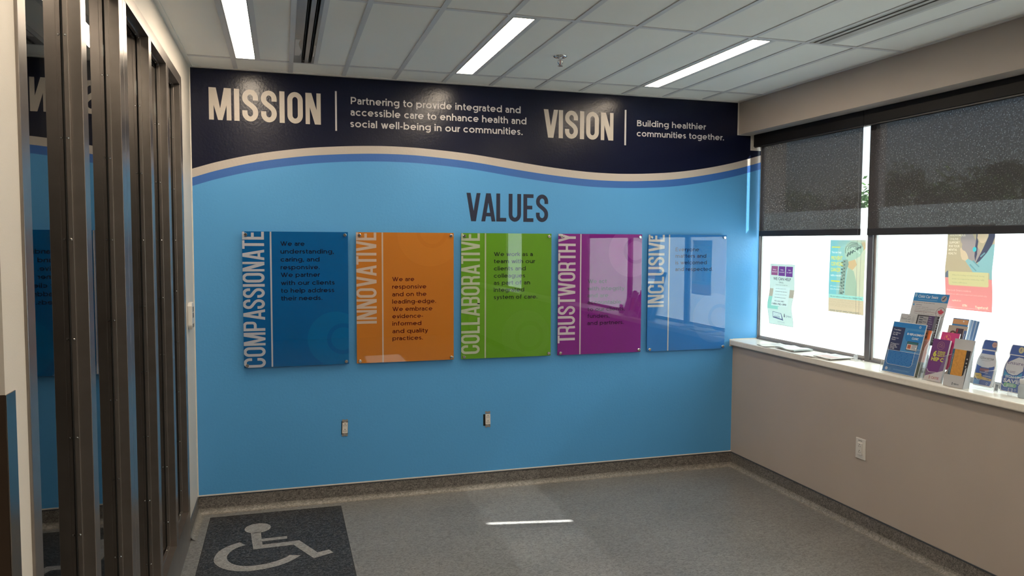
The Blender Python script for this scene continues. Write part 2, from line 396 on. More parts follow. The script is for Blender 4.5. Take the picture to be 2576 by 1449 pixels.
class Art:
    """collects flat shapes per colour in a (u, v) frame, stacked in thin layers"""
    def __init__(s, fr, base=0.0, step=0.00025): s.fr = fr; s.base = base; s.step = step; s.L = {}
    def _mb(s, key): return s.L.setdefault(key, MB())
    def shape(s, key, layer, polys):
        mb = s._mb(key); w = s.base+s.step*layer
        for p in polys:
            if len(p) >= 3: mb.poly([s.fr(u, v, w) for u, v in p])
        return s
    def text(s, key, layer, txt, x, y, cap, width=None, bold=0.0, align='l', rot=0, res=2, skew=0.0):
        V, F, a, b = text2d(txt, bold, res); k = cap/CAP; kx = (width/(b-a)) if width else k
        mb = s._mb(key); i = len(mb.v); w = s.base+s.step*layer
        tw = (b-a)*kx; ox = {'l': 0, 'c': -tw/2, 'r': -tw}[align]; cr, sr = math.cos(R(rot)), math.sin(R(rot))
        for vx, vy in V:
            px = ox+(vx-a)*kx+skew*vy*k; py = vy*k
            mb.v.append(tuple(s.fr(x+px*cr-py*sr, y+px*sr+py*cr, w)))
        mb.f += [tuple(i+q for q in f) for f in F]; return s
    def letters(s, m, parent, layer, txt, x, y, cap, width, t=0.155, gap=0.085, rot=0, clipbox=None):
        """headline set letter by letter, each letter a part"""
        P, w = headline(txt, t, gap); kx = width/w; cr, sr = math.cos(R(rot)), math.sin(R(rot)); w0 = s.base+s.step*layer
        for ch, polys in P:
            mb = MB(); k = 0
            for q in polys:
                q = [(x+a*kx*cr-b*cap*sr, y+a*kx*sr+b*cap*cr) for a, b in q]
                if clipbox: q = clip(q, *clipbox)
                if len(q) > 2: mb.poly([s.fr(u, v, w0+0.00003*(k % 8)) for u, v in q])
                k += 1
            if mb.f: mb.build('letter', m, parent)
    def book(s, key, layer, txt, x, y, cap, width, t=.15):
        """line of geometric book lettering fitted to a width"""
        X = 0; out = []; i = 0
        for ch in txt:
            P, w = glyph_round(ch, t); sb = .135 if ch not in 'vwyrt,.' else .085
            for q in P: i += 1; out.append(([(a+X, b) for a, b in q], i))
            X += w+(.30 if ch == ' ' else 0)*0+sb
        X -= sb; k = width/X; mb = s._mb(key); w0 = s.base+s.step*layer
        for q, i in out: mb.poly([s.fr(x+a*k, y+b*cap, w0+.00002*(i % 7)) for a, b in q])
        return s
    def lines(s, key, layer, x0, x1, y0, y1, n, t, jag=0.25):
        """greeked small print: rows of short dashes"""
        for k in range(n):
            y = y1-(y1-y0)*(k/(max(1, n-1))); x = x0; e = x1-(x1-x0)*jag*random.random()
            while x < e:
                q = min(e, x+(x1-x0)*random.uniform(.07, .2)); s.shape(key, layer, [rect(x, q, y-t/2, y+t/2)]); x = q+(x1-x0)*.02
        return s
    def finish(s, parent, mats, names, labels=None):
        for key, mb in s.L.items():
            if not mb.f: continue
            nm = names.get(key, 'print')
            if nm == 'lettering':
                o = mb.build(nm, mats[key], parent); o['kind'] = 'stuff'
                if labels and key in labels: o['label'] = labels[key]
            else: mb.build_split(nm, mats[key], parent, 16, label=(labels or {}).get(key))

import numpy as np
class Print:
    """same calls as Art, but everything is printed on ONE thin sheet: the colour of each small cell of the sheet"""
    def __init__(s, w, h, cell, cols, base):
        s.w, s.h, s.c = w, h, cell; s.nx, s.ny = int(round(w/cell)), int(round(h/cell)); s.k = 2
        s.cols = {k: np.array(v) for k, v in cols.items()}; s.ops = []; s.warp = None
        s.im = np.zeros((s.ny*s.k, s.nx*s.k, 3)); s.im[:] = s.cols[base]
    def _fill(s, key, P):
        sx = s.nx*s.k/s.w; sy = s.ny*s.k/s.h; P = np.array(P)*(sx, sy)
        x0, y0 = np.floor(P.min(0)).astype(int); x1, y1 = np.ceil(P.max(0)).astype(int)
        x0 = max(0, x0); y0 = max(0, y0); x1 = min(s.im.shape[1], x1+1); y1 = min(s.im.shape[0], y1+1)
        if x1 <= x0 or y1 <= y0: return
        gx, gy = np.meshgrid(np.arange(x0, x1)+.5, np.arange(y0, y1)+.5); ins = np.zeros(gx.shape, bool)
        n = len(P)
        for i in range(n):
            ax, ay = P[i-1]; bx, by = P[i]
            if ay == by: continue
            hit = ((ay > gy) != (by > gy)) & (gx < (bx-ax)*(gy-ay)/(by-ay)+ax); ins ^= hit
        s.im[y0:y1, x0:x1][ins] = s.cols[key]
    def shape(s, key, layer, polys):
        for p in polys:
            if len(p) > 2: s.ops.append((layer, key, [(u, s.warp(v)) for u, v in p] if s.warp else p))
        return s
    def text(s, key, layer, txt, x, y, cap, width=None, bold=0.0, align='l', **kw):
        V, F, a, b = text2d(txt, bold, 2); k = cap/CAP; kx = (width/(b-a)) if width else k
        tw = (b-a)*kx; ox = {'l': 0, 'c': -tw/2, 'r': -tw}[align]
        for f in F: s.ops.append((layer, key, [(x+ox+(V[q][0]-a)*kx, y+V[q][1]*k) for q in f]))
        return s
    lines = Art.lines
    def finish(s, parent, fr, name='paper_sheet', tl=.25):
        for layer, key, p in sorted(s.ops, key=lambda o: o[0]): s._fill(key, p)
        im = s.im.reshape(s.ny, s.k, s.nx, s.k, 3).mean((1, 3)); nx, ny = s.nx, s.ny
        inv = wmat(parent).inverted()
        V = [tuple(inv @ fr(s.w*i/nx, s.h*j/ny)) for j in range(ny+1) for i in range(nx+1)]
        F = [(j*(nx+1)+i, j*(nx+1)+i+1, (j+1)*(nx+1)+i+1, (j+1)*(nx+1)+i) for j in range(ny) for i in range(nx)]
        me = bpy.data.meshes.new(name); me.from_pydata(V, [], F); me.update()
        ca = me.color_attributes.new('print', 'FLOAT_COLOR', 'CORNER')
        col = np.ones((nx*ny, 4, 4), np.float32); col[:, :, :3] = im.reshape(-1, 1, 3); ca.data.foreach_set('color', col.ravel())
        m = bpy.data.materials.new('printed paper'); m.use_nodes = True; n = m.node_tree.nodes; l = m.node_tree.links; n.clear()
        at = n.new('ShaderNodeVertexColor'); at.layer_name = 'print'; o_ = n.new('ShaderNodeOutputMaterial')
        d = n.new('ShaderNodeBsdfDiffuse'); t_ = n.new('ShaderNodeBsdfTranslucent'); mx = n.new('ShaderNodeMixShader'); mx.inputs[0].default_value = tl
        l.new(at.outputs[0], d.inputs[0]); l.new(at.outputs[0], t_.inputs[0]); l.new(d.outputs[0], mx.inputs[1]); l.new(t_.outputs[0], mx.inputs[2]); l.new(mx.outputs[0], o_.inputs[0])
        me.materials.append(m); o = bpy.data.objects.new(name, me); C.objects.link(o); o.parent = parent; return o

def frame3(O, yaw, tilt):
    """card frame: u along the width, v up the slant, w towards the viewer"""
    y = R(yaw); t = R(tilt); e1 = Vector((math.sin(y), -math.cos(y), 0)); back = Vector((math.cos(y), math.sin(y), 0))
    e2 = Vector((0, 0, 1))*math.cos(t)+back*math.sin(t); n = back*math.cos(t)-Vector((0, 0, 1))*math.sin(t); O = Vector(O)
    def fr(u, v, w=0): return O+e1*u+e2*v-n*w
    fr.e1, fr.e2, fr.n = e1, e2, n
    return fr

# ------------------------------------------------------------------ measured room
H = 2.6013; XR = 3.5922; XB = 3.5994; HB = 2.3767; XC = 3.7094; XG = 3.815; ZS = 0.9181; XS = 3.5652; XW = 3.785
YB = -8.2; YL = -3.14
X1 = 0.2524; BAY = 0.3048; YA = -0.2849; RL = 1.2108

# materials
paint_w = mat('white wall paint', (0.62, 0.575, 0.515), 0.55, noise=(3, 0.02), bump=(260, 0.12))
paint_b = mat('beige wall paint', (0.44, 0.38, 0.335), 0.45, noise=(2.5, 0.03), bump=(260, 0.12))
trim_w = mat('white caulk', (0.72, 0.68, 0.62), 0.5, noise=(20, 0.05))
tile_m = mat('ceiling tile', (0.88, 0.87, 0.83), 0.9, spec=0.2, noise=(1.5, 0.02), bump=(600, 0.25))
tee_m = mat('painted tee bar', (0.66, 0.655, 0.66), 0.4, noise=(8, 0.03))
black_m = mat('black void', (0.01, 0.01, 0.01), 0.9, noise=(9, 0.1))
steel_m = mat('brushed steel', (0.62, 0.62, 0.62), 0.25, metal=1.0, noise=(40, 0.06))
chrome_m = mat('chrome', (0.75, 0.75, 0.75), 0.12, metal=1.0, noise=(30, 0.03))
plate_m = mat('white plastic', (0.66, 0.64, 0.61), 0.35, noise=(30, 0.02))
slot_m = mat('dark slot', (0.03, 0.03, 0.03), 0.7, noise=(30, 0.1))
frame_m = mat('grey window frame', (0.16, 0.155, 0.165), 0.35, metal=0.3, noise=(12, 0.05))
framel_m = mat('light grey window stop', (0.42, 0.41, 0.41), 0.4, noise=(12, 0.05))
sill_m = mat('solid surface sill', (0.78, 0.74, 0.67), 0.3, noise=(60, 0.03))
lite_m = mat('painted steel frame', (0.28, 0.25, 0.23), 0.28, metal=0.85, spec=0.6, noise=(14, 0.08), bump=(150, 0.05))
base_m0 = None

def marm(name, c0, c1, c2, scale=1.0, rough=0.38, spec=0.5):
    """marbled sheet flooring"""
    m = bpy.data.materials.new(name); m.use_nodes = True; n = m.node_tree.nodes; l = m.node_tree.links; b = n['Principled BSDF']
    tc = n.new('ShaderNodeTexCoord'); mp = n.new('ShaderNodeMapping'); mp.inputs['Scale'].default_value = (1.0, 1.6, 1.6)
    l.new(tc.outputs['Object'], mp.inputs[0])
    t1 = n.new('ShaderNodeTexNoise'); t1.inputs['Scale'].default_value = 52*scale; t1.inputs['Detail'].default_value = 8; t1.inputs['Distortion'].default_value = 1.6
    t2 = n.new('ShaderNodeTexNoise'); t2.inputs['Scale'].default_value = 2.2*scale; t2.inputs['Detail'].default_value = 4
    for t in (t1, t2): l.new(mp.outputs[0], t.inputs['Vector'])
    r = n.new('ShaderNodeValToRGB'); e = r.color_ramp.elements
    e[0].position = 0.40; e[0].color = (*c0, 1); e[1].position = 0.61; e[1].color = (*c2, 1)
    q = e.new(0.5); q.color = (*c1, 1)
    l.new(t1.outputs['Fac'], r.inputs['Fac'])
    mr = n.new('ShaderNodeMapRange'); mr.inputs[1].default_value = .3; mr.inputs[2].default_value = .7; mr.inputs[3].default_value = .9; mr.inputs[4].default_value = 1.08
    l.new(t2.outputs['Fac'], mr.inputs[0])
    mx = n.new('ShaderNodeVectorMath'); mx.operation = 'SCALE'; l.new(r.outputs['Color'], mx.inputs[0]); l.new(mr.outputs[0], mx.inputs['Scale'])
    l.new(mx.outputs[0], b.inputs['Base Color']); b.inputs['Roughness'].default_value = rough; b.inputs['Specular IOR Level'].default_value = spec
    return m
floor_m = marm('marbled grey floor', (0.128, 0.124, 0.122), (0.188, 0.184, 0.180), (0.240, 0.235, 0.230))
basem = marm('marbled dark base', (0.075, 0.069, 0.063), (0.145, 0.133, 0.122), (0.23, 0.212, 0.195), 1.3, 0.5)
cove_m = marm('marbled base cove', (0.15, 0.14, 0.125), (0.225, 0.208, 0.185), (0.29, 0.27, 0.245), 1.0, 0.4)
mat_m = marm('marbled charcoal inlay', (0.010, 0.0105, 0.012), (0.026, 0.027, 0.030), (0.095, 0.097, 0.104), 1.3, 0.5, 0.3)
picto_m = marm('marbled grey pictogram', (0.21, 0.20, 0.19), (0.29, 0.28, 0.265), (0.36, 0.345, 0.33))

# ------------------------------------------------------------------ floor, walls, ceiling
fl = MB().box(-3.2, XR+0.3, YB-.2, 0.15, -0.1, 0).build('floor', floor_m); tag(fl, kind='structure')
wb = struct('wall_back')
MB().box(-0.3, 4.0, 0.0, 0.15, 0, 3.0).build('wall_panel', paint_w, wb)
wl_ = struct('wall_left')
m_ = MB(); m_.box(-0.14, 0, YL, -3.016, 0, 3.0); m_.box(-0.14, 0, -0.4235, 0.0, 0, 3.0); m_.box(-0.14, 0, -3.016, -0.4235, 2.4555, 3.0)
m_.build_split('wall_panel', paint_w, wl_)
MB().box(-3.2, -0.14, YL, YL+0.14, 0, 3.0).build('return_wall', mat('wall paint with lamp warmth', (0.60, 0.44, 0.31), 0.55, noise=(3, 0.02), bump=(260, 0.1)), wl_)  # warm lamp light on this wall is put into its colour
wr = struct('wall_right')
MB().box(XR, 3.95, YB, 0, 0, 0.8805).build('lower_wall', paint_b, wr)
MB().box(XB, 3.79, YB, 0, HB, 3.0).build('bulkhead', paint_b, wr)
ZW = 2.50
MB().box(3.79, 3.95, YB, 0, ZW, 3.0).build('window_lintel', paint_b, wr)
MB().box(XW, 3.95, -5.75, -3.30, ZS, ZW).build('pier', paint_b, wr)
MB().box(XW, 3.95, YB, -6.55, ZS, ZW).build('pier', paint_b, wr)
wf = MB().box(-3.2, 4.0, YB-.15, YB, 0, 3.0).build('wall_front', mat('grey brown wall paint', (0.14, 0.12, 0.11), .6, noise=(3, .03))); tag(wf, kind='structure')
wfl = MB().box(-3.3, -3.2, YB, YL+.14, 0, 3.0).build('wall_far_left', paint_w); tag(wfl, kind='structure')

# dark room beyond the glazed screen
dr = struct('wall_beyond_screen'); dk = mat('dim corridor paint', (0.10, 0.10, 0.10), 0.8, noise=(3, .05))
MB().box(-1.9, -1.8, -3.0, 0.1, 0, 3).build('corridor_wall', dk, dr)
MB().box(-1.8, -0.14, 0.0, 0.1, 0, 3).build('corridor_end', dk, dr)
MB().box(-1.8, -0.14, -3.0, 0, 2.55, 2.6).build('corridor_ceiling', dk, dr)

# baseboards with a coved foot
def base_run(name, p0, p1, nrm):
    """p0->p1 along the wall foot, nrm points into the room"""
    root = struct(name); p0 = Vector((*p0, 0)); p1 = Vector((*p1, 0)); nn = Vector((*nrm, 0)); t = 0.004; hh = 0.101
    def strip(prof, nm, m):
        mb = MB(); n = len(prof)
        for p in (p0, p1): mb.v += [tuple(p+nn*a+Vector((0, 0, b))) for a, b in prof]
        for k in range(n-1): mb.f.append((k, k+1, n+k+1, n+k))
        mb.build(nm, m, root, smooth=False)
    strip([(0, hh), (t, hh), (t, 0.030)], 'base_strip', basem)
    strip([(t, 0.030)]+[(t+0.026*(1-math.cos(R(a))), 0.030-0.0295*math.sin(R(a))) for a in (15, 30, 45, 60, 75, 90)]+[(0.036, 0.0004)], 'cove', cove_m)
    strip([(0, hh+.004), (0.006, hh+.004), (0.006, hh-.002)], 'cap_bead', mat('dark cap bead', (0.05, 0.06, 0.075), 0.35, noise=(10, .1)))
base_run('baseboard_back', (0, 0), (XR, 0), (0, -1))
base_run('baseboard_right', (XR, 0), (XR, YB), (-1, 0))
base_run('baseboard_left', (0, 0), (0, -0.423), (1, 0))
MB().box(0.0, XR, -0.0035, 0, 0.105, 0.112).build('trim_1', trim_w)['kind'] = 'structure'
MB().box(0.0, 0.006, -0.006, 0, 0.105, H).build('trim_2', trim_w)['kind'] = 'structure'

# sill
sl = struct('trim_3', 'pale solid window sill running along the right wall')
MB().box(XS, XW+.005, YB, -0.0, 0.8805, ZS).build('sill_board', sill_m, sl, bevel=0.006)
MB().box(XS-.004, XW, -0.0035, -0.0, 0.872, ZS+.006).build('caulk_line', trim_w, sl)

# ceiling: grid of tees, tiles picked apart one by one
ce = struct('ceiling')
MB().box(-3.2, 4.0, YB, 0.15, H+0.05, H+0.09).build('soffit_deck', mat('dark plenum', (0.06, 0.06, 0.06), 0.9, noise=(4, .1)), ce)
rows = [0.0, YA]+[YA-RL*k for k in range(1, 7)]
cols = [0.0]+[X1+BAY*k for k in range(0, 11)]+[XB]
TW = 0.012
def tile(x0, x1, y0, y1):
    MB().box(x0, x1, y0, y1, H+0.004, H+0.020).build('ceiling_tile', tile_m, ce)
def tee(x0, x1, y0, y1): MB().box(x0, x1, y0, y1, H, H+0.006).build('tee_bar', tee_m, ce)
for x in cols[1:-1]: tee(x-TW, x+TW, YB, -0.012)
for y in rows[1:]:
    for a, b in zip(cols[:-1], cols[1:]): tee(a+TW, b-TW, y-TW, y+TW)
special = {(0, 1): 'light', (1, 1): 'vent', (4, 1): 'light', (8, 1): 'light', (9, 2): 'vent',
           (0, 3): 'light', (4, 3): 'light', (8, 3): 'light', (0, 5): 'light', (4, 5): 'light', (8, 5): 'light'}
fix = []
for r in range(len(rows)):
    y1 = rows[r]; y0 = rows[r+1] if r+1 < len(rows) else YB
    for c in range(len(cols)-1):
        a, b = cols[c], cols[c+1]; g = 0.0105
        xa = a+g if c > 0 else a+0.004; xb = b-g if c < len(cols)-2 else b-0.004
        ya = y0+g if r+1 < len(rows) else y0; yb = y1-g if r > 0 else y1-0.004
        sp = special.get((c-1, r))
        if sp:
            xs = a+0.131; tee(xs-TW*.9, xs+TW*.9, y0+TW, y1-TW); tile(xs+g, xb, ya, yb)
            fix.append((sp, a+TW, xs-TW*.9, y0+TW, y1-TW, c-1, r))
        else: tile(xa, xb, ya, yb)
for nm, q in (('wall_angle', (0, XB, -0.024, 0)), ('wall_angle', (0, 0.022, YB, -0.024)), ('wall_angle', (XB-0.02, XB, YB, -0.024))):
    MB().box(*q, H-0.002, H+0.004).build(nm, mat('white wall angle', (0.76, 0.75, 0.71), 0.45, noise=(8, .03)), ce)
# plain ceiling over the side area left of the room
MB().box(-3.2, 0, YB, YL, H, H+0.03).build('side_ceiling', tile_m, ce)

lens_m = bpy.data.materials.new('lit diffuser'); lens_m.use_nodes = True
_n = lens_m.node_tree.nodes; _n.clear(); _o = _n.new('ShaderNodeOutputMaterial'); _e = _n.new('ShaderNodeEmission')
_e.inputs[0].default_value = (*LAMP_COL, 1); _e.inputs[1].default_value = LAMP; lens_m.node_tree.links.new(_e.outputs[0], _o.inputs[0])
LL = {(0, 1): 'lit slim ceiling light nearest the glazed screen, above the big word MISSION', (4, 1): 'lit slim ceiling light in the middle, left of the chrome sprinkler',
      (8, 1): 'lit slim ceiling light right of the sprinkler, nearest the window blinds'}
for sp, x0, x1, y0, y1, c, r in fix:
    cx, cy = (x0+x1)/2, (y0+y1)/2
    if sp == 'light':
        t = thing('ceiling_light', LL.get((c, r), 'slim ceiling light out of view behind the camera, %s row, %s' % ('first' if r == 3 else 'second', {0: 'left', 4: 'middle', 8: 'right'}[c])), 'ceiling light', (cx, cy, H), 'slim recessed ceiling lights')
        hm = mat('light housing', (0.5, 0.5, 0.5), 0.4, noise=(9, .03))
        f = MB(); w = (x1-x0-0.096)/2
        f.box(x0, x0+w, y0, y1, H-.001, H+.02); f.box(x1-w, x1, y0, y1, H-.001, H+.02); f.box(x0+w, x1-w, y0, y0+.012, H-.001, H+.02); f.box(x0+w, x1-w, y1-.012, y1, H-.001, H+.02)
        f.build('trim_frame', hm, t); MB().box(x0+w, x1-w, y0+.012, y1-.012, H+.002, H+.012).build('diffuser', lens_m, t)
    else:
        first = (r == 1)
        t = thing('ceiling_vent', 'grey slot vent with paint smears in the ceiling above the divider after MISSION' if first else 'white linear slot vent in the ceiling near the blinds',
                  'vent', (cx, cy, H))
        vm = mat('grey vent paint', (0.36, 0.35, 0.345), 0.25, metal=0.2, noise=(5, .05)) if first else mat('white vent paint', (0.52, 0.51, 0.49), 0.4, noise=(5, .04))
        s0 = x0+0.041 if first else x0+.008; sw = 0.017 if first else .016; gp = 0.020 if first else 0.022
        q = MB(); xx = x0
        for a in (s0, s0+sw+gp): q.box(xx, a, y0, y1, H-.001, H+.008); xx = a+sw
        q.box(xx, x1, y0, y1, H-.001, H+.008); q.box(x0, x1, y0, y0+.006, H-.001, H+.008); q.box(x0, x1, y1-.006, y1, H-.001, H+.008)
        q.build('face_plate', vm, t)
        for a in (s0, s0+sw+gp):
            MB().box(a, a+sw, y0+.006, y1-.006, H+.022, H+.026).build('slot', black_m, t)
            MB().box(a+sw*.35, a+sw*.5, y0+.006, y1-.006, H+.003, H+.02).build('slot_vane', slot_m, t)
        if first:
            pm = mat('light paint smear', (0.62, 0.56, 0.52), 0.5, noise=(20, .05)); mb = MB()
            z = H-.0014
            for side, xl, xr_ in ((0, x0+.003, s0-.003), (1, s0+2*sw+gp+.003, x1-.006)):
                pts = []; N = 14
                for k in range(N+1):
                    yy = y1-0.17+0.09*side*0-(k/N)*(.34-side*.1); e = (xr_-xl)*(.72+.22*math.sin(k*.45+side)); pts.append((xl+ (xr_-xl-e)*side, yy, e))
                for k in range(N): 
                    a, b = pts[k], pts[k+1]; mb.poly([(a[0], a[1], z), (a[0]+a[2], a[1], z), (b[0]+b[2], b[1], z), (b[0], b[1], z)])
            mb.build_split('paint_smear', pm, t)
# sprinkler
t = thing('sprinkler_head', 'chrome fire sprinkler hanging from a ceiling tile between two lights', 'sprinkler', (1.934, -0.863, H+.004))
MB().lathe((1.934, -.863, H+.004), [(0.037, 0), (0.037, -.004), (0.030, -.008), (0.018, -.006), (.012, -.004), (0, -.004)], 32).build('escutcheon', chrome_m, t, smooth=True)
b = MB(); b.cyl((1.934, -.863, H-.004), (0, 0, -1), .009, .016, 12); b.build('threaded_body', chrome_m, t)
b = MB(); b.tube([(1.922, -.863, H-.018), (1.920, -.863, H-.030), (1.932, -.863, H-.046)], .0025); b.tube([(1.946, -.863, H-.018), (1.948, -.863, H-.030), (1.936, -.863, H-.046)], .0025); b.build_split('yoke_arm', chrome_m, t)
MB().lathe((1.934, -.863, H-.046), [(0, 0), (.014, -.001), (.015, -.003), (0, -.004)], 20).build('deflector', chrome_m, t)
MB().cyl((1.934, -.863, H-.02), (0, 0, -1), .0022, .024, 8).build('glass_bulb', mat('red bulb', (.3, .03, .02), .2, noise=(9, .1)), t)

# ------------------------------------------------------------------ mural on the back wall
cA = [(0.002,2.023),(0.145,2.069),(0.357,2.121),(0.62,2.164),(0.846,2.185),(1.031,2.195),(1.19,2.197),(1.352,2.192),(1.649,2.169),(1.957,2.131),(2.169,2.105),(2.373,2.086),(2.508,2.078),(2.677,2.075),(2.849,2.080),(3.084,2.097),(3.324,2.130),(3.569,2.180),(3.79,2.240)]
cB = [(0.002,1.973),(0.144,2.02),(0.357,2.074),(0.62,2.117),(0.845,2.138),(1.03,2.148),(1.19,2.150),(1.351,2.145),(1.649,2.121),(1.957,2.080),(2.169,2.055),(2.373,2.037),(2.509,2.029),(2.678,2.026),(2.85,2.031),(3.085,2.048),(3.325,2.083),(3.571,2.132),(3.79,2.190)]
cD = [(0.002,1.925),(0.143,1.971),(0.356,2.025),(0.619,2.069),(0.845,2.092),(1.03,2.101),(1.19,2.103),(1.351,2.098),(1.649,2.074),(1.957,2.033),(2.169,2.008),(2.374,1.99),(2.51,1.982),(2.679,1.98),(2.851,1.984),(3.085,2.0),(3.326,2.034),(3.572,2.083),(3.79,2.141)]
def curve(P):
    def f(x):
        for i in range(len(P)-1):
            if x <= P[i+1][0] or i == len(P)-2:
                p0 = P[max(0, i-1)]; p1 = P[i]; p2 = P[i+1]; p3 = P[min(len(P)-1, i+2)]
                h = p2[0]-p1[0]; t = min(1, max(0, (x-p1[0])/h))
                m1 = (p2[1]-p0[1])/(p2[0]-p0[0])*h; m2 = (p3[1]-p1[1])/(p3[0]-p1[0])*h
                return (2*t**3-3*t*t+1)*p1[1]+(t**3-2*t*t+t)*m1+(-2*t**3+3*t*t)*p2[1]+(t**3-t*t)*m2
    return f
fA, fB, fD = curve(cA), curve(cB), curve(cD)
def vinyl(name, col, rough):   # mural film over orange-peel paint
    return mat(name, col, rough, spec=0.5, bump=(70, 0.35))
navy_m = mat('navy mural film', (0.0050, 0.0075, 0.026), 0.24, spec=0.30, bump=(70, 0.3)); wht_m = vinyl('white mural film', (0.50, 0.455, 0.415), 0.4)
blu_m = vinyl('mid blue mural film', (0.035, 0.135, 0.44), 0.42); sky_m = vinyl('light blue mural film', (0.085, 0.345, 0.70), 0.42)
mu = thing('wall_mural', 'navy, white and blue wave graphic covering the wall behind the five panels', 'mural', (1.8, 0, 1.3))
YM = -0.0012
xs = [0.006+(3.787-0.006)*k/150 for k in range(151)]+[3.589, 3.698]; xs = sorted(xs)
def topz(x): return H-0.003 if x < 3.589 else (HB-0.004 if x < 3.698 else 2.277)
def band(name, m, lo, hi, lab):
    mb = MB()
    for a, b in zip(xs[:-1], xs[1:]):
        if b-a < 1e-6: continue
        xm = (a+b)/2; l0, l1 = lo(a, xm), lo(b, xm); h0, h1 = hi(a, xm), hi(b, xm)
        mb.poly([(a, YM, l0), (b, YM, l1), (b, YM, h1), (a, YM, h0)])
    o = mb.build(name, m, mu); o['label'] = lab
band('navy_band', navy_m, lambda x, m: fA(x), lambda x, m: topz(m), 'navy field at the top carrying the words')
band('wave_stripe', wht_m, lambda x, m: fB(x), lambda x, m: fA(x), 'white wave stripe')
band('wave_stripe', blu_m, lambda x, m: fD(x), lambda x, m: fB(x), 'mid blue wave stripe')
band('light_blue_field', sky_m, lambda x, m: (0.112 if m < XR-.002 else ZS+.008), lambda x, m: fD(x), 'plain light blue field')
for nm, q in (('edge_line', (3.589, 3.5994, HB-.004, H)), ('edge_line', (3.589, 3.698, HB-.004, HB)), ):
    MB().box(q[0], q[1], -0.003, 0, q[2], q[3]).build(nm, trim_w, mu)
MB().box(3.698, 3.706, -0.003, 0, 2.277, HB).build('edge_line', trim_w, mu); MB().box(3.698, 3.787, -0.003, 0, 2.270, 2.277).build('edge_line', trim_w, mu)
MB().box(3.787, 3.794, -0.003, 0, ZS, 2.277).build('edge_line', trim_w, mu)
wf_ = lambda u, v, w=0: Vector((u, YM-w, v))
hw = mat('cream mural lettering', (0.52, 0.47, 0.42), 0.4, bump=(70, .2)); hw2 = mat('pale grey mural lettering', (0.53, 0.51, 0.53), 0.4, bump=(70, .2)); hn = mat('navy mural lettering', (0.012, 0.018, 0.05), 0.4, bump=(70, .2))
A_ = Art(wf_, 0.0008); A_.letters(hw, mu, 0, 'MISSION', 0.1025, 2.309, 0.184, 0.6255, t=.155)
A_ = Art(wf_, 0.0008); A_.letters(hw, mu, 0, 'VISION', 2.140, 2.295, 0.1825, 0.495, t=.155, gap=.075)
A_ = Art(wf_, 0.0008); A_.letters(hn, mu, 0, 'VALUES', 1.624, 1.7435, 0.180, 0.551, t=.145, gap=.09)
MB().box(0.812, 0.8225, YM-.0009, YM, 2.277, 2.513).build('divider_bar', hw2, mu); MB().box(2.717, 2.729, YM-.0009, YM, 2.268, 2.5035).build('divider_bar', hw2, mu)
A_ = Art(wf_, 0.0008)
for s, x0, x1, zb in (('Partnering to provide integrated and', .905, 1.982, 2.4415), ('accessible care to enhance health and', .903, 2.0215, 2.3725), ('social well-being in our communities.', .901, 1.997, 2.3035)):
    A_.book('a', 0, s, x0, zb, 0.0425, x1-x0, t=.165)
A_.finish(mu, {'a': hw2}, {'a': 'lettering'}, {'a': 'three lines of pale text beside MISSION'})
A_ = Art(wf_, 0.0008)
for s, x0, x1, zb in (('Building healthier', 2.809, 3.336, 2.3995), ('communities together.', 2.808, 3.482, 2.3315)):
    A_.book('a', 0, s, x0, zb, 0.0405, x1-x0, t=.165)
A_.finish(mu, {'a': hw2}, {'a': 'lettering'}, {'a': 'two lines of pale text beside VISION'})

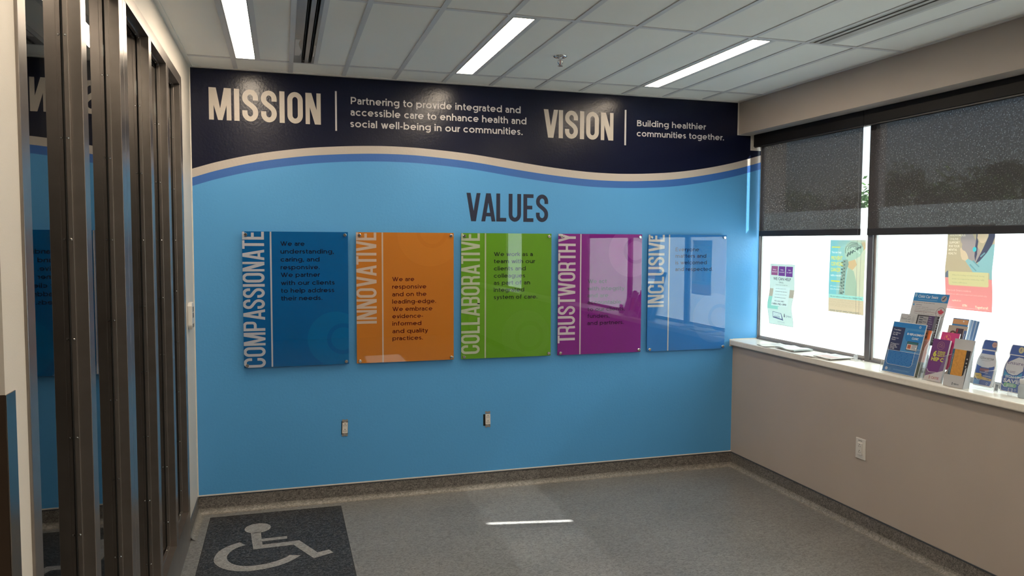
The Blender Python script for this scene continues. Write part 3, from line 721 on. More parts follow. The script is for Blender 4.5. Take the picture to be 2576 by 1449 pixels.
# ------------------------------------------------------------------ five acrylic value panels
acr = clear_mat('clear acrylic', 1.49)
PW, PH, PZ = 0.6074, 0.8054, 1.6674
dark = {}
panels = [
 ('COMPASSIONATE', (0.0, 0.115, 0.36), (0.50, 0.53, 0.62), (0.004, 0.006, 0.030), (0.0, 0.145, 0.40), 0.862, 0.805, 'blue',
  [('We are', 1.584, .138), ('understanding,', 1.5375, .309), ('caring, and', 1.490, .224), ('responsive.', 1.4435, .225), ('We partner', 1.398, .226), ('with our clients', 1.350, .312), ('to help address', 1.304, .309), ('their needs.', 1.258, .239)], .2146, [(.529, .158, .165), (.573, .156, .095, .070)]),
 ('INNOVATIVE', (0.54, 0.195, 0.027), (0.58, 0.47, 0.40), (0.10, 0.008, 0.008), (0.57, 0.212, 0.031), 1.106, 0.561, 'orange',
  [('We are', 1.366, .137), ('responsive', 1.319, .213), ('and on the', 1.272, .214), ('leading-edge.', 1.2265, .275), ('We embrace', 1.180, .251), ('evidence-', 1.135, .192), ('informed', 1.089, .181), ('and quality', 1.042, .224), ('practices.', 0.997, .191)], .2187, [(.456, .80, .205), (.47, .81, .10, .075)]),
 ('COLLABORATIVE', (0.130, 0.34, 0.022), (0.47, 0.53, 0.40), (0.004, 0.015, 0.012), (0.139, 0.350, 0.030), 0.893, 0.774, 'green',
  [('We work as a', 1.521, .262), ('team with our', 1.475, .279), ('clients and', 1.4285, .215), ('colleagues', 1.382, .211), ('as part of an', 1.336, .245), ('integrated', 1.290, .205), ('system of care.', 1.2435, .296)], .2158, [(.434, .14, .165), (.46, .135, .10, .073)]),
 ('TRUSTWORTHY', (0.23, 0.020, 0.26), (0.60, 0.55, 0.60), (0.035, 0.003, 0.055), (0.30, 0.055, 0.33), 0.940, 0.727, 'purple',
  [('We act', 1.339, .137), ('with integrity', 1.290, .268), ('and are', 1.244, .149), ('accountable', 1.198, .245), ('to our clients,', 1.151, .272), ('funders,', 1.105, .161), ('and partners.', 1.058, .267)], .2121, [(.531, .685, .17), (.561, .695, .09, .066)]),
 ('INCLUSIVE', (0.035, 0.215, 0.60), (0.60, 0.62, 0.64), (0.008, 0.02, 0.10), (0.07, 0.25, 0.62), 1.168, 0.499, 'light blue',
  [('Everyone', 1.553, .183), ('matters and', 1.508, .241), ('is welcomed', 1.462, .246), ('and respected.', 1.416, .295)], .2073, [(.525, .22, .175), (.565, .225, .093, .070)]),
]
for i, (word, bc, tc_, dc, lc, z0, ln, cn, body, tx, circ) in enumerate(panels):
    X0 = 0.2714+i*0.6559; Z0 = PZ-PH
    p = thing('value_panel', '%s acrylic sign panel on the mural reading %s' % (cn, word), 'sign', (X0+PW/2, 0, Z0), 'acrylic value panels in a row')
    fr = lambda u, v, w=0, X0=X0, Z0=Z0: Vector((X0+u, -0.0270-w, Z0+v))
    MB().box(X0, X0+PW, -0.0270, -0.0225, Z0, PZ).build('printed_backing', mat(cn+' panel print', bc, 0.6, spec=0.05, noise=(4, .02)), p)
    box = (0.0005, PW-.0005, 0.0005, PH-.0005)
    a = Art(fr, 0.0003, 0.0003)
    a.shape('c', 0, [clip(disc(circ[0][0], circ[0][1], circ[0][2]), *box)])
    a.shape('d', 1, [clip(q, *box) for q in ring(circ[1][0], circ[1][1], circ[1][3], circ[1][2])])
    a.letters(mat(cn+' panel word', tc_, .6, spec=0.05, noise=(9, .02)), p, 2, word, 0.1225, z0-Z0, 0.1245, ln, t=.135, gap=.075, rot=90, clipbox=box)
    a.shape('t', 2, [rect(.1548, .1640, 0.0005, PH-.0005)])
    for s, zb, w in body: a.book('b', 3, s, tx, zb-Z0, 0.0258, w, t=.15)
    a.finish(p, {'c': mat(cn+' circle print', lc, .6, spec=0.05, noise=(4, .02)), 'd': mat(cn+' panel print', bc, .5), 't': mat(cn+' panel word', tc_, .6, spec=0.05, noise=(9, .02)), 'b': mat(cn+' panel text', dc, .6, spec=0.05, noise=(9, .02))},
             {'c': 'circle_motif', 'd': 'circle_motif', 't': 'divider_line', 'b': 'lettering'})
    MB().box(X0, X0+PW, -0.0330, -0.0286, Z0, PZ).build('acrylic_sheet', acr, p)
    for cx, cz in ((X0+.020, PZ-.018), (X0+PW-.018, PZ-.018), (X0+PW-.016, Z0+.016), (X0+.018, Z0+.014)):
        s = MB(); s.lathe((cx, -.0388, cz), [(0, 0), (.008, 0), (.0098, .0012), (.0100, .0388)], 20, 'y'); s.build('standoff', chrome_m, p, smooth=False)

# ------------------------------------------------------------------ outlets
def receptacle(fr, parent, body=True):
    """decora style duplex insert centred at 0,0; frame w is out of the wall"""
    MB().prism([(-.0165, -.0335), (.0165, -.0335), (.0165, .0335), (-.0165, .0335)], fr, 0.001, 0.009).build('outlet_face', plate_m, parent, bevel=.0008)
    m = MB()
    for cy in (0.017, -0.017):
        m.prism(rect(-.0072, -.0050, cy-.006, cy+.002), fr, .0088, .0093); m.prism(rect(.0050, .0072, cy-.006, cy+.002), fr, .0088, .0093)
        m.prism(disc(0, cy+.0085, .0026, 10), fr, .0088, .0093)
    m.build_split('outlet_slot', slot_m, parent)
for k, (cx, cz, tl, lab) in enumerate(((0.853, 0.460, -1.6, 'bare receptacle without cover plate, under the gap between blue and orange panels'),
                                        (1.767, 0.456, 0.6, 'bare receptacle with a dark gap beside it, under the green panel'))):
    t = thing('wall_outlet', lab, 'outlet', (cx, 0, cz), 'uncovered outlets on the mural wall')
    cr, sr = math.cos(R(tl)), math.sin(R(tl))
    fr = lambda u, v, w=0: Vector((cx+u*cr-v*sr, YM-w, cz+u*sr+v*cr))
    off = -.013 if k else -.004
    MB().prism(rect(-.017+off, .019+off*.2, -.042, .042 if not k else .034), fr, 0.0002, 0.0012).build('wall_box', black_m, t)
    m = MB()
    for s in (1, -1):
        ys = lambda v: v*s
        m.prism([(-.0175, ys(.052)), (-.0165, ys(.0375)), (-.006, ys(.0375)), (-.004, ys(.034)), (.004, ys(.034)), (.006, ys(.0375)), (.0165, ys(.0375)), (.0175, ys(.052)), (.008, ys(.0535)), (.003, ys(.050)), (-.003, ys(.050)), (-.008, ys(.0535))][::s], fr, .0015, .003)
    m.build_split('mounting_strap', steel_m, t)
    s = MB(); s.prism(disc(0, .043, .003, 10), fr, .003, .0045); s.prism(disc(0, -.043, .003, 10), fr, .003, .0045); s.build_split('screw', chrome_m, t)
    receptacle(fr, t)
t = thing('wall_outlet', 'white covered duplex outlet low on the beige wall under the sill', 'outlet', (XR, -1.287, .462))
fr = lambda u, v, w=0: Vector((XR-w, -1.2873-u, 0.4624+v))
MB().prism(rect(-.0378, .0378, -.0591, .0591), fr, 0, .006).build('cover_plate', plate_m, t, bevel=.003)
fr2 = lambda u, v, w=0: Vector((XR-.0035-w, -1.2873-u, 0.4624+v))
receptacle(fr2, t)
a = Art(fr, .0072); a.lines('a', 0, -.016, .014, .0445, .047, 2, .0016, .1); a.finish(t, {'a': slot_m}, {'a': 'lettering'})
# sensor by the screen
t = thing('wall_sensor', 'small cream vented wall sensor on the narrow strip beside the glazed screen', 'sensor', (0, -.25, 1.2))
MB().prism([(-.30, 1.128), (-.318, 1.15), (-.318, 1.258), (-.30, 1.275), (-.235, 1.275), (-.215, 1.25), (-.215, 1.14), (-.235, 1.125)][::-1], lambda u, v, w=0: Vector((w, u, v)), 0, .024).build('housing', plate_m, t, bevel=.004)
m = MB()
for r_, (z0, z1) in enumerate(((1.222, 1.250), (1.190, 1.217))):
    for q in range(2): m.box(.0238, .0246, -.285+q*.030, -.271+q*.030, z0, z1)
for q in range(4): m.box(.0238, .0246, -.300+q*.019, -.293+q*.019, 1.138, 1.158)
m.build_split('vent_slot', slot_m, t)

# ------------------------------------------------------------------ floor inlay with wheelchair symbol
t = thing('floor_inlay', 'charcoal floor inlay with a grey wheelchair symbol beside the glazed screen', 'floor marking', (0.445, -.7, 0))
MB().box(0.078, 0.816, -1.32, -0.088, 0.0, 0.0012).build('inlay_sheet', mat_m, t)
MB().box(0.074, 0.820, -1.324, -0.084, 0.0, 0.0006).build('inlay_seam', mat('dark seam', (.03, .03, .03), .6, noise=(20, .1)), t)
ff = lambda u, v, w=0: Vector((u, v, 0.0012+w))
a = Art(ff, .0004, 0)
a.shape('a', 0, [disc(.344, -.334, .070, 40, .074)])
a.shape('a', 0, [[(.309, -.398), (.362, -.400), (.369, -.503), (.331, -.640)], [(.369, -.503), (.501, -.499), (.501, -.536), (.3725, -.540)],
                 [(.331, -.640), (.369, -.50), (.376, -.592)], [(.331, -.640), (.376, -.592), (.376, -.587), (.564, -.580), (.533, -.633)],
                 [(.564, -.580), (.533, -.633), (.630, -.842), (.651, -.771)], [(.651, -.771), (.630, -.842), (.730, -.794), (.709, -.750)]])
cx, cy = .352, -.700
pts_o = [(.257,-.520),(.200,-.560),(.160,-.620),(.145,-.690),(.150,-.760),(.185,-.830),(.240,-.882),(.310,-.908),(.390,-.905),(.470,-.878),(.525,-.835),(.566,-.786)]
pts_i = [(.290,-.567),(.245,-.597),(.218,-.640),(.206,-.692),(.211,-.742),(.232,-.790),(.268,-.828),(.315,-.848),(.380,-.848),(.440,-.828),(.482,-.800),(.514,-.765)]
def smooth(P, n=5):
    out = []
    for i in range(len(P)-1):
        p0, p1, p2, p3 = P[max(0, i-1)], P[i], P[i+1], P[min(len(P)-1, i+2)]
        for k in range(n):
            t_ = k/n; out.append(tuple(.5*(2*b+(c-a_)*t_+(2*a_-5*b+4*c-d)*t_*t_+(3*b-a_-3*c+d)*t_**3) for a_, b, c, d in zip(p0, p1, p2, p3)))
    return out+[P[-1]]
so, si = smooth(pts_o), smooth(pts_i)
for k in range(len(so)-1): a.shape('a', 0, [[so[k], si[k], si[k+1], so[k+1]]])
a.finish(t, {'a': picto_m}, {'a': 'wheelchair_symbol'})

# ------------------------------------------------------------------ glazed screen on the left wall
gs = struct('window_3', 'dark steel framed glazed screen on the left wall')
FX = 0.006; members = [(-3.017, -2.965), (-2.512, -2.457), (-2.013, -1.887), (-1.440, -1.377), (-.961, -.894), (-.491, -.423)]
ZT, ZH, ZB = 2.407, 2.456, 0.182
screen_glass = clear_mat('dark screen glass', 2.5, tint=(0.35, 0.38, 0.38))
MB().box(-0.12, FX, members[0][0], members[-1][1], ZT, ZH).build('header', lite_m, gs)
MB().box(-0.12, FX, members[0][0], members[-1][1], 0.0, ZB).build('bottom_rail', lite_m, gs)
for i, (a, b) in enumerate(members):
    if i == 2:
        MB().box(-0.12, FX, a, (a+b)/2-.0006, ZB, ZT).build('mullion', lite_m, gs, bevel=.0015); MB().box(-0.12, FX, (a+b)/2+.0006, b, ZB, ZT).build('mullion', lite_m, gs, bevel=.0015)
    else: MB().box(-0.12, FX, a, b, ZB, ZT).build('mullion' if 0 < i < 5 else 'jamb', lite_m, gs, bevel=.0015)
for i in range(5):
    y0, y1 = members[i][1], members[i+1][0]; g = 0.009; XGl = -0.0370
    MB().box(XGl-.006, XGl, y0+.002, y1-.002, ZB+.002, ZT-.002).build('pane', screen_glass, gs)
    for nm, q in (('glazing_bead', (y0, y0+g, ZB, ZT)), ('glazing_bead', (y1-g, y1, ZB, ZT)), ('glazing_bead', (y0+g, y1-g, ZT-g, ZT)), ('glazing_bead', (y0+g, y1-g, ZB, ZB+g))):
        bd = MB().box(XGl+.002, -.0225, *q).build(nm, lite_m, gs, bevel=.0012)
        if q[0] > y0+g+.1 or (q[1]-q[0] < .02 and q[0] > y0):
            s = MB()
            for k in range(9):
                z = ZB+.12+k*.262; s.cyl((-.0295, y1-g, z), (0, -1, 0), .0035, .0018, 10, .0022)
            s.build_split('bead_screw', steel_m, bd)
        elif q[1]-q[0] > .1:
            s = MB(); up = q[2] < 1; zz = q[3] if up else q[2]
            for yy in (y1-.06, y0+.06): s.cyl((-.0295, yy, zz), (0, 0, 1 if up else -1), .0035, .0018, 10, .0022)
            s.build_split('bead_screw', steel_m, bd)
    MB().box(XGl-.0005, XGl+.0022, y1-g-.003, y1, ZB, ZT).build('gasket', black_m, gs)
# corner guard on the outer wall corner
t = thing('corner_guard', 'brushed metal corner guard on the lower left wall corner', 'corner guard', (0, YL, .1))
cg = mat('satin bronze metal', (0.34, 0.30, 0.26), 0.22, metal=1.0, noise=(12, .05))
MB().box(0.0, 0.0025, YL-.0025, YL+.050, .02, 1.322).build('side_leg', cg, t, bevel=.0008)
MB().box(-0.05, 0.0, YL-.0025, YL, .02, 1.322).build('front_leg', mat('guard metal with dark reflection', (0.10, 0.07, 0.05), .35, metal=.6, noise=(12, .05)), t)  # front leg coloured darker to stand for its dark reflection

# ------------------------------------------------------------------ right windows
film_m = translucent_mat('frosted window film', (0.55, 0.57, 0.57), 0.70, tcol=(0.72, 0.78, 0.80))
glass_m = clear_mat('window glass', 1.45, tint=(0.92, 0.95, 0.95))
wins = [(-0.018, -1.062, 'window_1'), (-1.122, -2.180, 'window_2'), (-2.240, -3.290, 'window_4'), (-5.75, -6.55, 'window_5')]
for y0, y1, nm in wins:
    w = struct(nm)
    zb, zt = ZS+.0, ZW
    MB().box(XG-.002, XG+.006, y1-.01, y0+.02, zb, zt).build('pane', glass_m, w)
    MB().box(XG-.0045, XG-.0035, y1, y0+.012, zb+.03, 1.822).build('frosted_film', film_m, w)
    MB().box(XW, XG+.04, y1-.0, y0+.03, zb, zb+.012).build('sill_rail', frame_m, w)
    MB().box(XW+.018, XG+.03, y1-.0, y0+.03, zb+.012, zb+.026).build('glazing_stop', framel_m, w)
    MB().box(XW+.018, XG+.03, y1-.0, y0+.03, zt-.03, zt).build('head_rail', frame_m, w)
    MB().box(XG-.016, XG-.002, y1-.008, y1+.010, zb+.026, zt-.03).build('glazing_stop', framel_m, w)
    MB().box(XG-.016, XG-.002, y0-.002, y0+.014, zb+.026, zt-.03).build('glazing_stop', framel_m, w)
w1 = bpy.data.objects['window_1']
MB().box(XW+.002, XG+.005, -.010, -.0035, ZS+.012, ZW).build('jamb', frame_m, w1)
def mullion(ya, yb, w):
    MB().box(3.792, XG+.04, yb+.012, ya-.012, ZS, ZW).build('mullion_core', frame_m, w)
    MB().box(XW-.002, 3.7915, yb+.012, ya-.012, ZS, HB-.001).build('mullion', frame_m, w, bevel=.001)
    MB().box(XW+.012, XG+.03, yb-.002, yb+.012, ZS, ZW).build('mullion_edge', framel_m, w); MB().box(XW+.012, XG+.03, ya-.012, ya+.002, ZS, ZW).build('mullion_edge', framel_m, w)
mullion(-1.063, -1.124, w1)
mullion(-2.175, -2.245, bpy.data.objects['window_2'])

# ------------------------------------------------------------------ roller blinds
fab_m = translucent_mat('charcoal screen fabric', (0.085, 0.082, 0.088), 0.05, transp=0.135, tcol=(0.06, 0.06, 0.065), weave=300)
hem_m = mat('charcoal hem fabric', (0.020, 0.021, 0.027), 0.7, noise=(300, .2)); cas_m = mat('black blind cassette', (0.007, 0.007, 0.0085), 0.5, spec=0.2, noise=(8, .1))
ZF = 1.660
def blind(label, ya, yb, ca, cb, chain=None):
    t = thing('roller_blind', label, 'blind', (3.75, (ya+yb)/2, HB), 'charcoal roller blinds')
    MB().box(XC, 3.784, cb, ca, 2.293, HB-.0005).build('cassette', cas_m, t, bevel=.002)
    MB().box(XC+.006, XC+.010, cb+.002, ca-.002, 2.286, 2.294).build('cassette_lip', mat('grey lip', (.03, .03, .034), .4, noise=(9, .1)), t)
    MB().box(3.7756, 3.7764, yb, ya, ZF+.02, 2.31).build('fabric', fab_m, t)
    MB().box(3.772, 3.780, yb, ya, ZF, ZF+.040).build('hem_bar', hem_m, t, bevel=.003)
    if chain:
        m = MB()
        for (p0, p1) in chain:
            p0 = Vector(p0); p1 = Vector(p1); n = int((p1-p0).length/.0065)
            for k in range(n+1):
                c = p0.lerp(p1, k/n); r = .0021; i = len(m.v)
                m.v += [tuple(c+Vector(q)*r) for q in ((1,0,0),(-1,0,0),(0,1,0),(0,-1,0),(0,0,1),(0,0,-1))]
                m.f += [tuple(i+q for q in f) for f in ((0,2,4),(2,1,4),(1,3,4),(3,0,4),(2,0,5),(1,2,5),(3,1,5),(0,3,5))]
        m.build('bead_chain', mat('grey bead chain', (.22, .22, .23), .4, noise=(50, .2)), t)['kind'] = 'stuff'
        q = MB(); q.box(3.727, 3.760, -1.070, -1.030, ZS+.0006, ZS+.008); q.lathe((3.745, -1.048, ZS+.022), [(0, -.005), (.012, -.005), (.014, 0), (.012, .005), (0, .005)], 16, 'y'); q.box(3.738, 3.752, -1.056, -1.040, ZS+.008, ZS+.016)
        q.build('chain_tensioner', clear_mat('clear plastic tensioner', 1.5, haze=.25), t)
    return t
blind('charcoal roller blind on the window next to the blue wall, half down with bead chain', -.020, -1.018, -.022, -1.092,
      [((3.752, -1.018, 2.29), (3.752, -1.030, ZS+.032)), ((3.752, -1.063, 2.29), (3.752, -1.050, ZS+.032))])
blind('wide charcoal roller blind on the near window at the right, trees showing through', -1.075, -3.20, -1.0945, -3.28)

# ------------------------------------------------------------------ posters on the glass
def wavefr(y0, z0, x, f):
    return lambda u, v, w=0: Vector((x-.0015-w-f(v), y0-u, z0+v))
def rowsplit(u0, u1, v0, v1, n=14): return [rect(u0, u1, v0+(v1-v0)*k/n, v0+(v1-v0)*(k+1)/n) for k in range(n)]
XP = XG-.0045
# 1: WE CAN HELP
t = thing('window_poster', 'small curling pale poster reading WE CAN HELP on the window near the blue wall', 'poster', (XP, -.22, 1.04))
hp = .424; wp = .272
f1 = lambda v: .019*math.exp(-((v-.13)/.075)**2)+.003*math.exp(-((v-.36)/.05)**2)
a = Print(wp, hp, .0015, {'paper': (.56, .68, .64), 'edge': (.22, .28, .28), 'pur': (.16, .06, .26), 'mau': (.30, .10, .22), 'white': (.7, .7, .72), 'ink': (.05, .05, .08), 'tan': (.42, .38, .31), 'teal': (.28, .58, .50), 'pale': (.60, .72, .70), 'slate': (.12, .14, .25)}, 'paper')
a.shape('paper', 0, rowsplit(0, wp, 0, hp, 24))
a.shape('edge', 1, rowsplit(0, .0022, 0, hp, 24)+rowsplit(wp-.0022, wp, 0, hp, 24)+[rect(0, wp, hp-.002, hp), rect(0, wp, 0, .002)])
for k in range(3): a.shape('pur' if k else 'mau', 1, rowsplit(.016+k*.081, .089+k*.081, hp-.078-.003*k, hp-.014, 5))
for k, (l1, l2) in enumerate((('Having a', 'hard time?'), ('Feeling', 'overwhelmed?'), ('Want', 'to talk?'))):
    a.text('white', 2, l1, .0525+k*.081, hp-.042, .008, align='c', bold=.01); a.text('white', 2, l2, .0525+k*.081, hp-.058, .008, min(.055, .007*len(l2)), align='c', bold=.01)
a.text('ink', 1, 'WE CAN HELP', .040, hp-.112, .021, .192, bold=.012); a.text('ink', 1, 'C.A.L.L.', .102, hp-.131, .011, .052, bold=.02); a.text('ink', 1, 'Crisis Access Linkage Line', .066, hp-.146, .006, .130)
a.shape('tan', 1, rowsplit(.001, .042, .197, .252, 6)+rowsplit(.222, wp-.001, .197, .252, 6)); a.shape('teal', 1, rowsplit(.001, .12, .110, .196, 10)+[[(.12, .128), (.20, .150), (.12, .150)]])
a.shape('pale', 2, rowsplit(.044, .224, .134, .268, 12)); a.lines('ink', 3, .068, .200, .192, .254, 4, .0018)
a.text('ink', 3, '905-666-0483', .075, .163, .011, .106); a.text('ink', 3, '1-800-742-1890', .052, .142, .0125, .160, bold=.02)
a.shape('slate', 1, [[(.050, .048), (.058, .092), (.152, .085), (.165, .035)]]); a.shape('pale', 2, [[(.056, .056), (.062, .088), (.146, .082), (.150, .046)]]); a.text('slate', 3, 'Your Worries', .068, .072, .008, .07); a.lines('slate', 3, .065, .145, .054, .064, 3, .0025)
a.shape('ink', 1, [[(.176, .062), (.184, .085), (.190, .086), (.186, .060)]]); a.text('slate', 1, 'DMHS', .200, .062, .014, .054); a.lines('slate', 1, .10, .19, .016, .024, 2, .0012)
a.finish(t, wavefr(-.112, 1.042, XP, f1))
# 2: PREVENT CERVICAL CANCER
t = thing('window_poster', 'tall teal and sand poster reading PREVENT CERVICAL CANCER beside the window mullion', 'poster', (XP, -.85, 1.18))
wp, hp = .306, .450
f2 = lambda v: .003*math.sin(v*9)
a = Print(wp, hp, .0015, {'teal': (.22, .55, .60), 'mid': (.32, .56, .54), 'pale': (.60, .64, .50), 'sand': (.66, .54, .38), 'band': (.36, .68, .62), 'edge': (.25, .3, .3), 'cream': (.62, .62, .46), 'skin': (.62, .45, .26), 'scarf': (.42, .58, .47), 'braid': (.28, .38, .32), 'gown': (.40, .52, .40), 'dark': (.12, .17, .16), 'leaf': (.55, .7, .6), 'yel': (.78, .70, .08), 'white': (.80, .84, .80), 'pr': (.48, .40, .28)}, 'pale')
a.shape('teal', 0, rowsplit(0, .07, .095, hp)); a.shape('mid', 0, rowsplit(.07, .17, .095, hp)); a.shape('pale', 0, rowsplit(.17, wp, .095, hp)); a.shape('sand', 0, rowsplit(0, wp, 0, .086, 4)); a.shape('band', 0, rowsplit(0, wp, .086, .110, 2))
a.shape('edge', 1, [rect(0, .0018, 0, hp), rect(0, wp, hp-.0018, hp), rect(0, wp, 0, .0018)])
a.shape('cream', 1, [[(.20, .112), (.150, .18), (.168, .30), (.190, .318), (.245, .330), (.306, .330), (.306, .112)]])
a.shape('skin', 2, [[(.165, .285), (.168, .325), (.215, .345), (.240, .300), (.200, .262)], [(.262, .418), (.278, .440), (.300, .436), (.304, .40), (.288, .385)]])
a.shape('scarf', 2, [[(.132, .350), (.126, .395), (.142, .428), (.180, .444), (.235, .440), (.275, .425), (.290, .395), (.262, .352), (.215, .330), (.165, .318)]])
a.shape('braid', 2, [[(.118, .328), (.160, .330), (.172, .300), (.150, .262), (.145, .21), (.140, .16), (.132, .114), (.092, .114), (.100, .18), (.112, .24), (.120, .28)]])
a.shape('gown', 3, [[(.150, .18), (.168, .282), (.215, .262), (.245, .19), (.250, .112), (.145, .112)]])
for k in range(5):
    a.shape('dark', 4, stroke(arc(.205+.01*math.sin(k), .385, .070-k*.013, .050-k*.008, 200-k*20, 60-k*12, 9), .0038))
for k in range(6): a.shape('dark', 4, [[(.148+k*.02, .352+k*.010), (.162+k*.02, .378+k*.008), (.170+k*.02, .372+k*.007), (.160+k*.02, .346+k*.01)]]); a.shape('leaf', 5, [[(.185+k*.013, .395-k*.006), (.192+k*.013, .412-k*.006), (.200+k*.013, .398-k*.006)]])
for k in range(10): a.shape('dark', 4, [rect(.106, .122, .118+k*.021, .127+k*.021), rect(.128, .140, .125+k*.021, .133+k*.021)])
a.shape('yel', 3, [rect(.014, .090, .403, .409), rect(.020, .100, .190, .197)])
a.text('white', 3, 'You can help', .014, .368, .013, .088, bold=.012)
a.text('yel', 6, 'PREVENT', .014, .326, .024, .100, bold=.016); a.text('yel', 6, 'CERVICAL', .014, .290, .024, .108, bold=.016); a.text('yel', 6, 'CANCER', .014, .253, .024, .088, bold=.016)
a.text('white', 6, 'with a vaccine.', .014, .224, .013, .104, bold=.012); a.text('white', 6, 'HPV causes virtually', .014, .158, .008, .100); a.text('white', 6, 'cases of cervical cancer', .014, .140, .008, .124, bold=.01)
a.text('dark', 3, 'Ask your healthcare professional about', .016, .094, .0085, .190, bold=.005); a.text('dark', 3, 'GARDASIL 9 today', .212, .094, .0085, .080, bold=.012)
a.lines('pr', 1, .010, .290, .035, .078, 7, .0012, .05); a.lines('dark', 1, .012, .296, .008, .012, 2, .002, .4)
a.finish(t, wavefr(-.722, 1.183, XP, f2))
# 3: online support
t = thing('window_poster', 'coral and tan ONLINE SUPPORT poster with a woman in denim, below the wide blind', 'poster', (XP, -1.73, 1.27))
wp, hp = .276, .430
f3 = lambda v: .010*math.exp(-((v-.195)/.08)**2)
a = Print(wp, hp, .0015, {'tan': (.52, .42, .29), 'coral': (.80, .30, .29), 'haze': (.40, .33, .32), 'denim': (.30, .50, .52), 'denim2': (.20, .36, .40), 'skin': (.70, .54, .38), 'hair': (.10, .10, .15), 'teal': (.10, .55, .60), 'slate': (.18, .20, .26), 'cream': (.86, .76, .60), 'box': (.66, .58, .32), 'print': (.44, .40, .24), 'pink': (.88, .50, .48)}, 'tan')
a.warp = lambda v: v if v < .196 else (.19+.89*(v-.196) if v < .42 else .43)
a.shape('tan', 0, rowsplit(0, wp, .160, hp)); a.shape('coral', 0, rowsplit(0, wp, 0, .160, 12))
a.shape('haze', 1, [disc(.135, .345, .045, 20, .055), disc(.165, .30, .035, 18, .045), disc(.12, .385, .04, 18, .04)])
a.shape('denim', 2, [[(.118, .262), (.132, .275), (.160, .262), (.190, .240), (.200, .300), (.245, .352), (.276, .358), (.276, .160), (.262, .160), (.262, .192), (.170, .196), (.150, .225)]])
a.shape('skin', 3, [[(.080, .330), (.086, .338), (.098, .322), (.110, .318), (.124, .302), (.134, .276), (.118, .262), (.098, .270), (.088, .290)], [(.178, .41), (.176, .392), (.186, .383), (.195, .366), (.212, .362), (.228, .375), (.240, .41), (.240, .43), (.178, .43)]])
a.shape('hair', 4, [[(.170, .43), (.172, .398), (.168, .35), (.168, .29), (.176, .262), (.182, .30), (.181, .345), (.184, .372), (.177, .390), (.180, .43)], [(.242, .43), (.240, .40), (.226, .366), (.190, .278), (.178, .248), (.200, .262), (.236, .31), (.262, .355), (.276, .40), (.276, .43)]])
a.shape('denim2', 5, [[(.20, .29), (.222, .312), (.228, .308), (.205, .284)], [(.160, .262), (.200, .228), (.204, .233), (.165, .268)], [(.145, .24), (.185, .205), (.189, .21), (.15, .246)]])
a.shape('teal', 4, [disc(.165, .328, .011, 14, .014)]); a.shape('slate', 2, [[(.002, .162), (.004, .185), (.014, .202), (.022, .195), (.022, .162)]])
for k, s in enumerate(('ONLINE', 'SUPPORT', 'FOR YOUR', 'MENTAL', 'HEALTH')): a.text('cream', 3, s, .014-.0012*k, .3545-.0186*k, .0118, (.052, .062, .064, .052, .050)[k], bold=.010)
a.text('cream', 3, 'ANONYMOUS', .014, .3735, .0118, .094, bold=.010)
a.shape('box', 6, [rect(.026, .252, .122, .197), rect(.022, .256, .126, .193)])
for k, s in enumerate(('When I\'m feeling overwhelmed, having', 'access to a supportive community really', 'makes a difference.')): a.text('print', 7, s, .044, .172-.019*k, .0075, (.19, .19, .09)[k])
a.text('pink', 3, 'Free to all Ontario residents', .010, .092, .010, .145, bold=.006); a.text('pink', 3, 'Anonymous online peer support and tools available day', .010, .074, .0075, .235)
a.text('cream', 3, 'togetherall.com', .042, .041, .008, .055); a.text('cream', 3, 'OTN', .105, .017, .011, .028, bold=.03); a.text('cream', 3, 'Togetherall', .180, .014, .012, .073, bold=.015); a.shape('pink', 3, [rect(.008, .262, .009, .0105)])
a.finish(t, wavefr(-1.608, 1.277, XP, f3))

# ------------------------------------------------------------------ brochures on the sill
clr = clear_mat('clear brochure holder', 1.49, haze=0.045); clre = clear_mat('holder edge highlight', 1.5, haze=0.55)
def pm(name, col): return mat('paper '+name, col, 0.45, noise=(40, .02))
def card(label, fr, n, u0, u1, v0, v1, col, cat='brochure', group=None, thick=.0012, outline=None, edge=(0.62, 0.62, 0.62), fan=None):
    """stack of printed sheets in a holder; returns (thing, Art) with the art on its face; n = depth behind the front plane"""
    t = thing('brochure', label, cat, tuple(fr(u0, v0, -n)), group)
    P = outline or rect(u0, u1, v0, v1)
    MB().prism(P, fr, -n, -n-thick).build('paper_stack', pm('edge', edge), t)
    a = Art(lambda u, v, w=0: fr(u, v, -n+w), .0003, .0002)
    a.shape('base', 0, [P])
    return t, a
def rods(fr, polys, name, parent, r=.0011):  # whitish rods along the outlines paint the bright edges of clear plastic
    m = MB()
    for P in polys: m.tube([fr(*p) for p in P], r, 5)
    return m.build_split(name, clre, parent)
YAW = 2.45
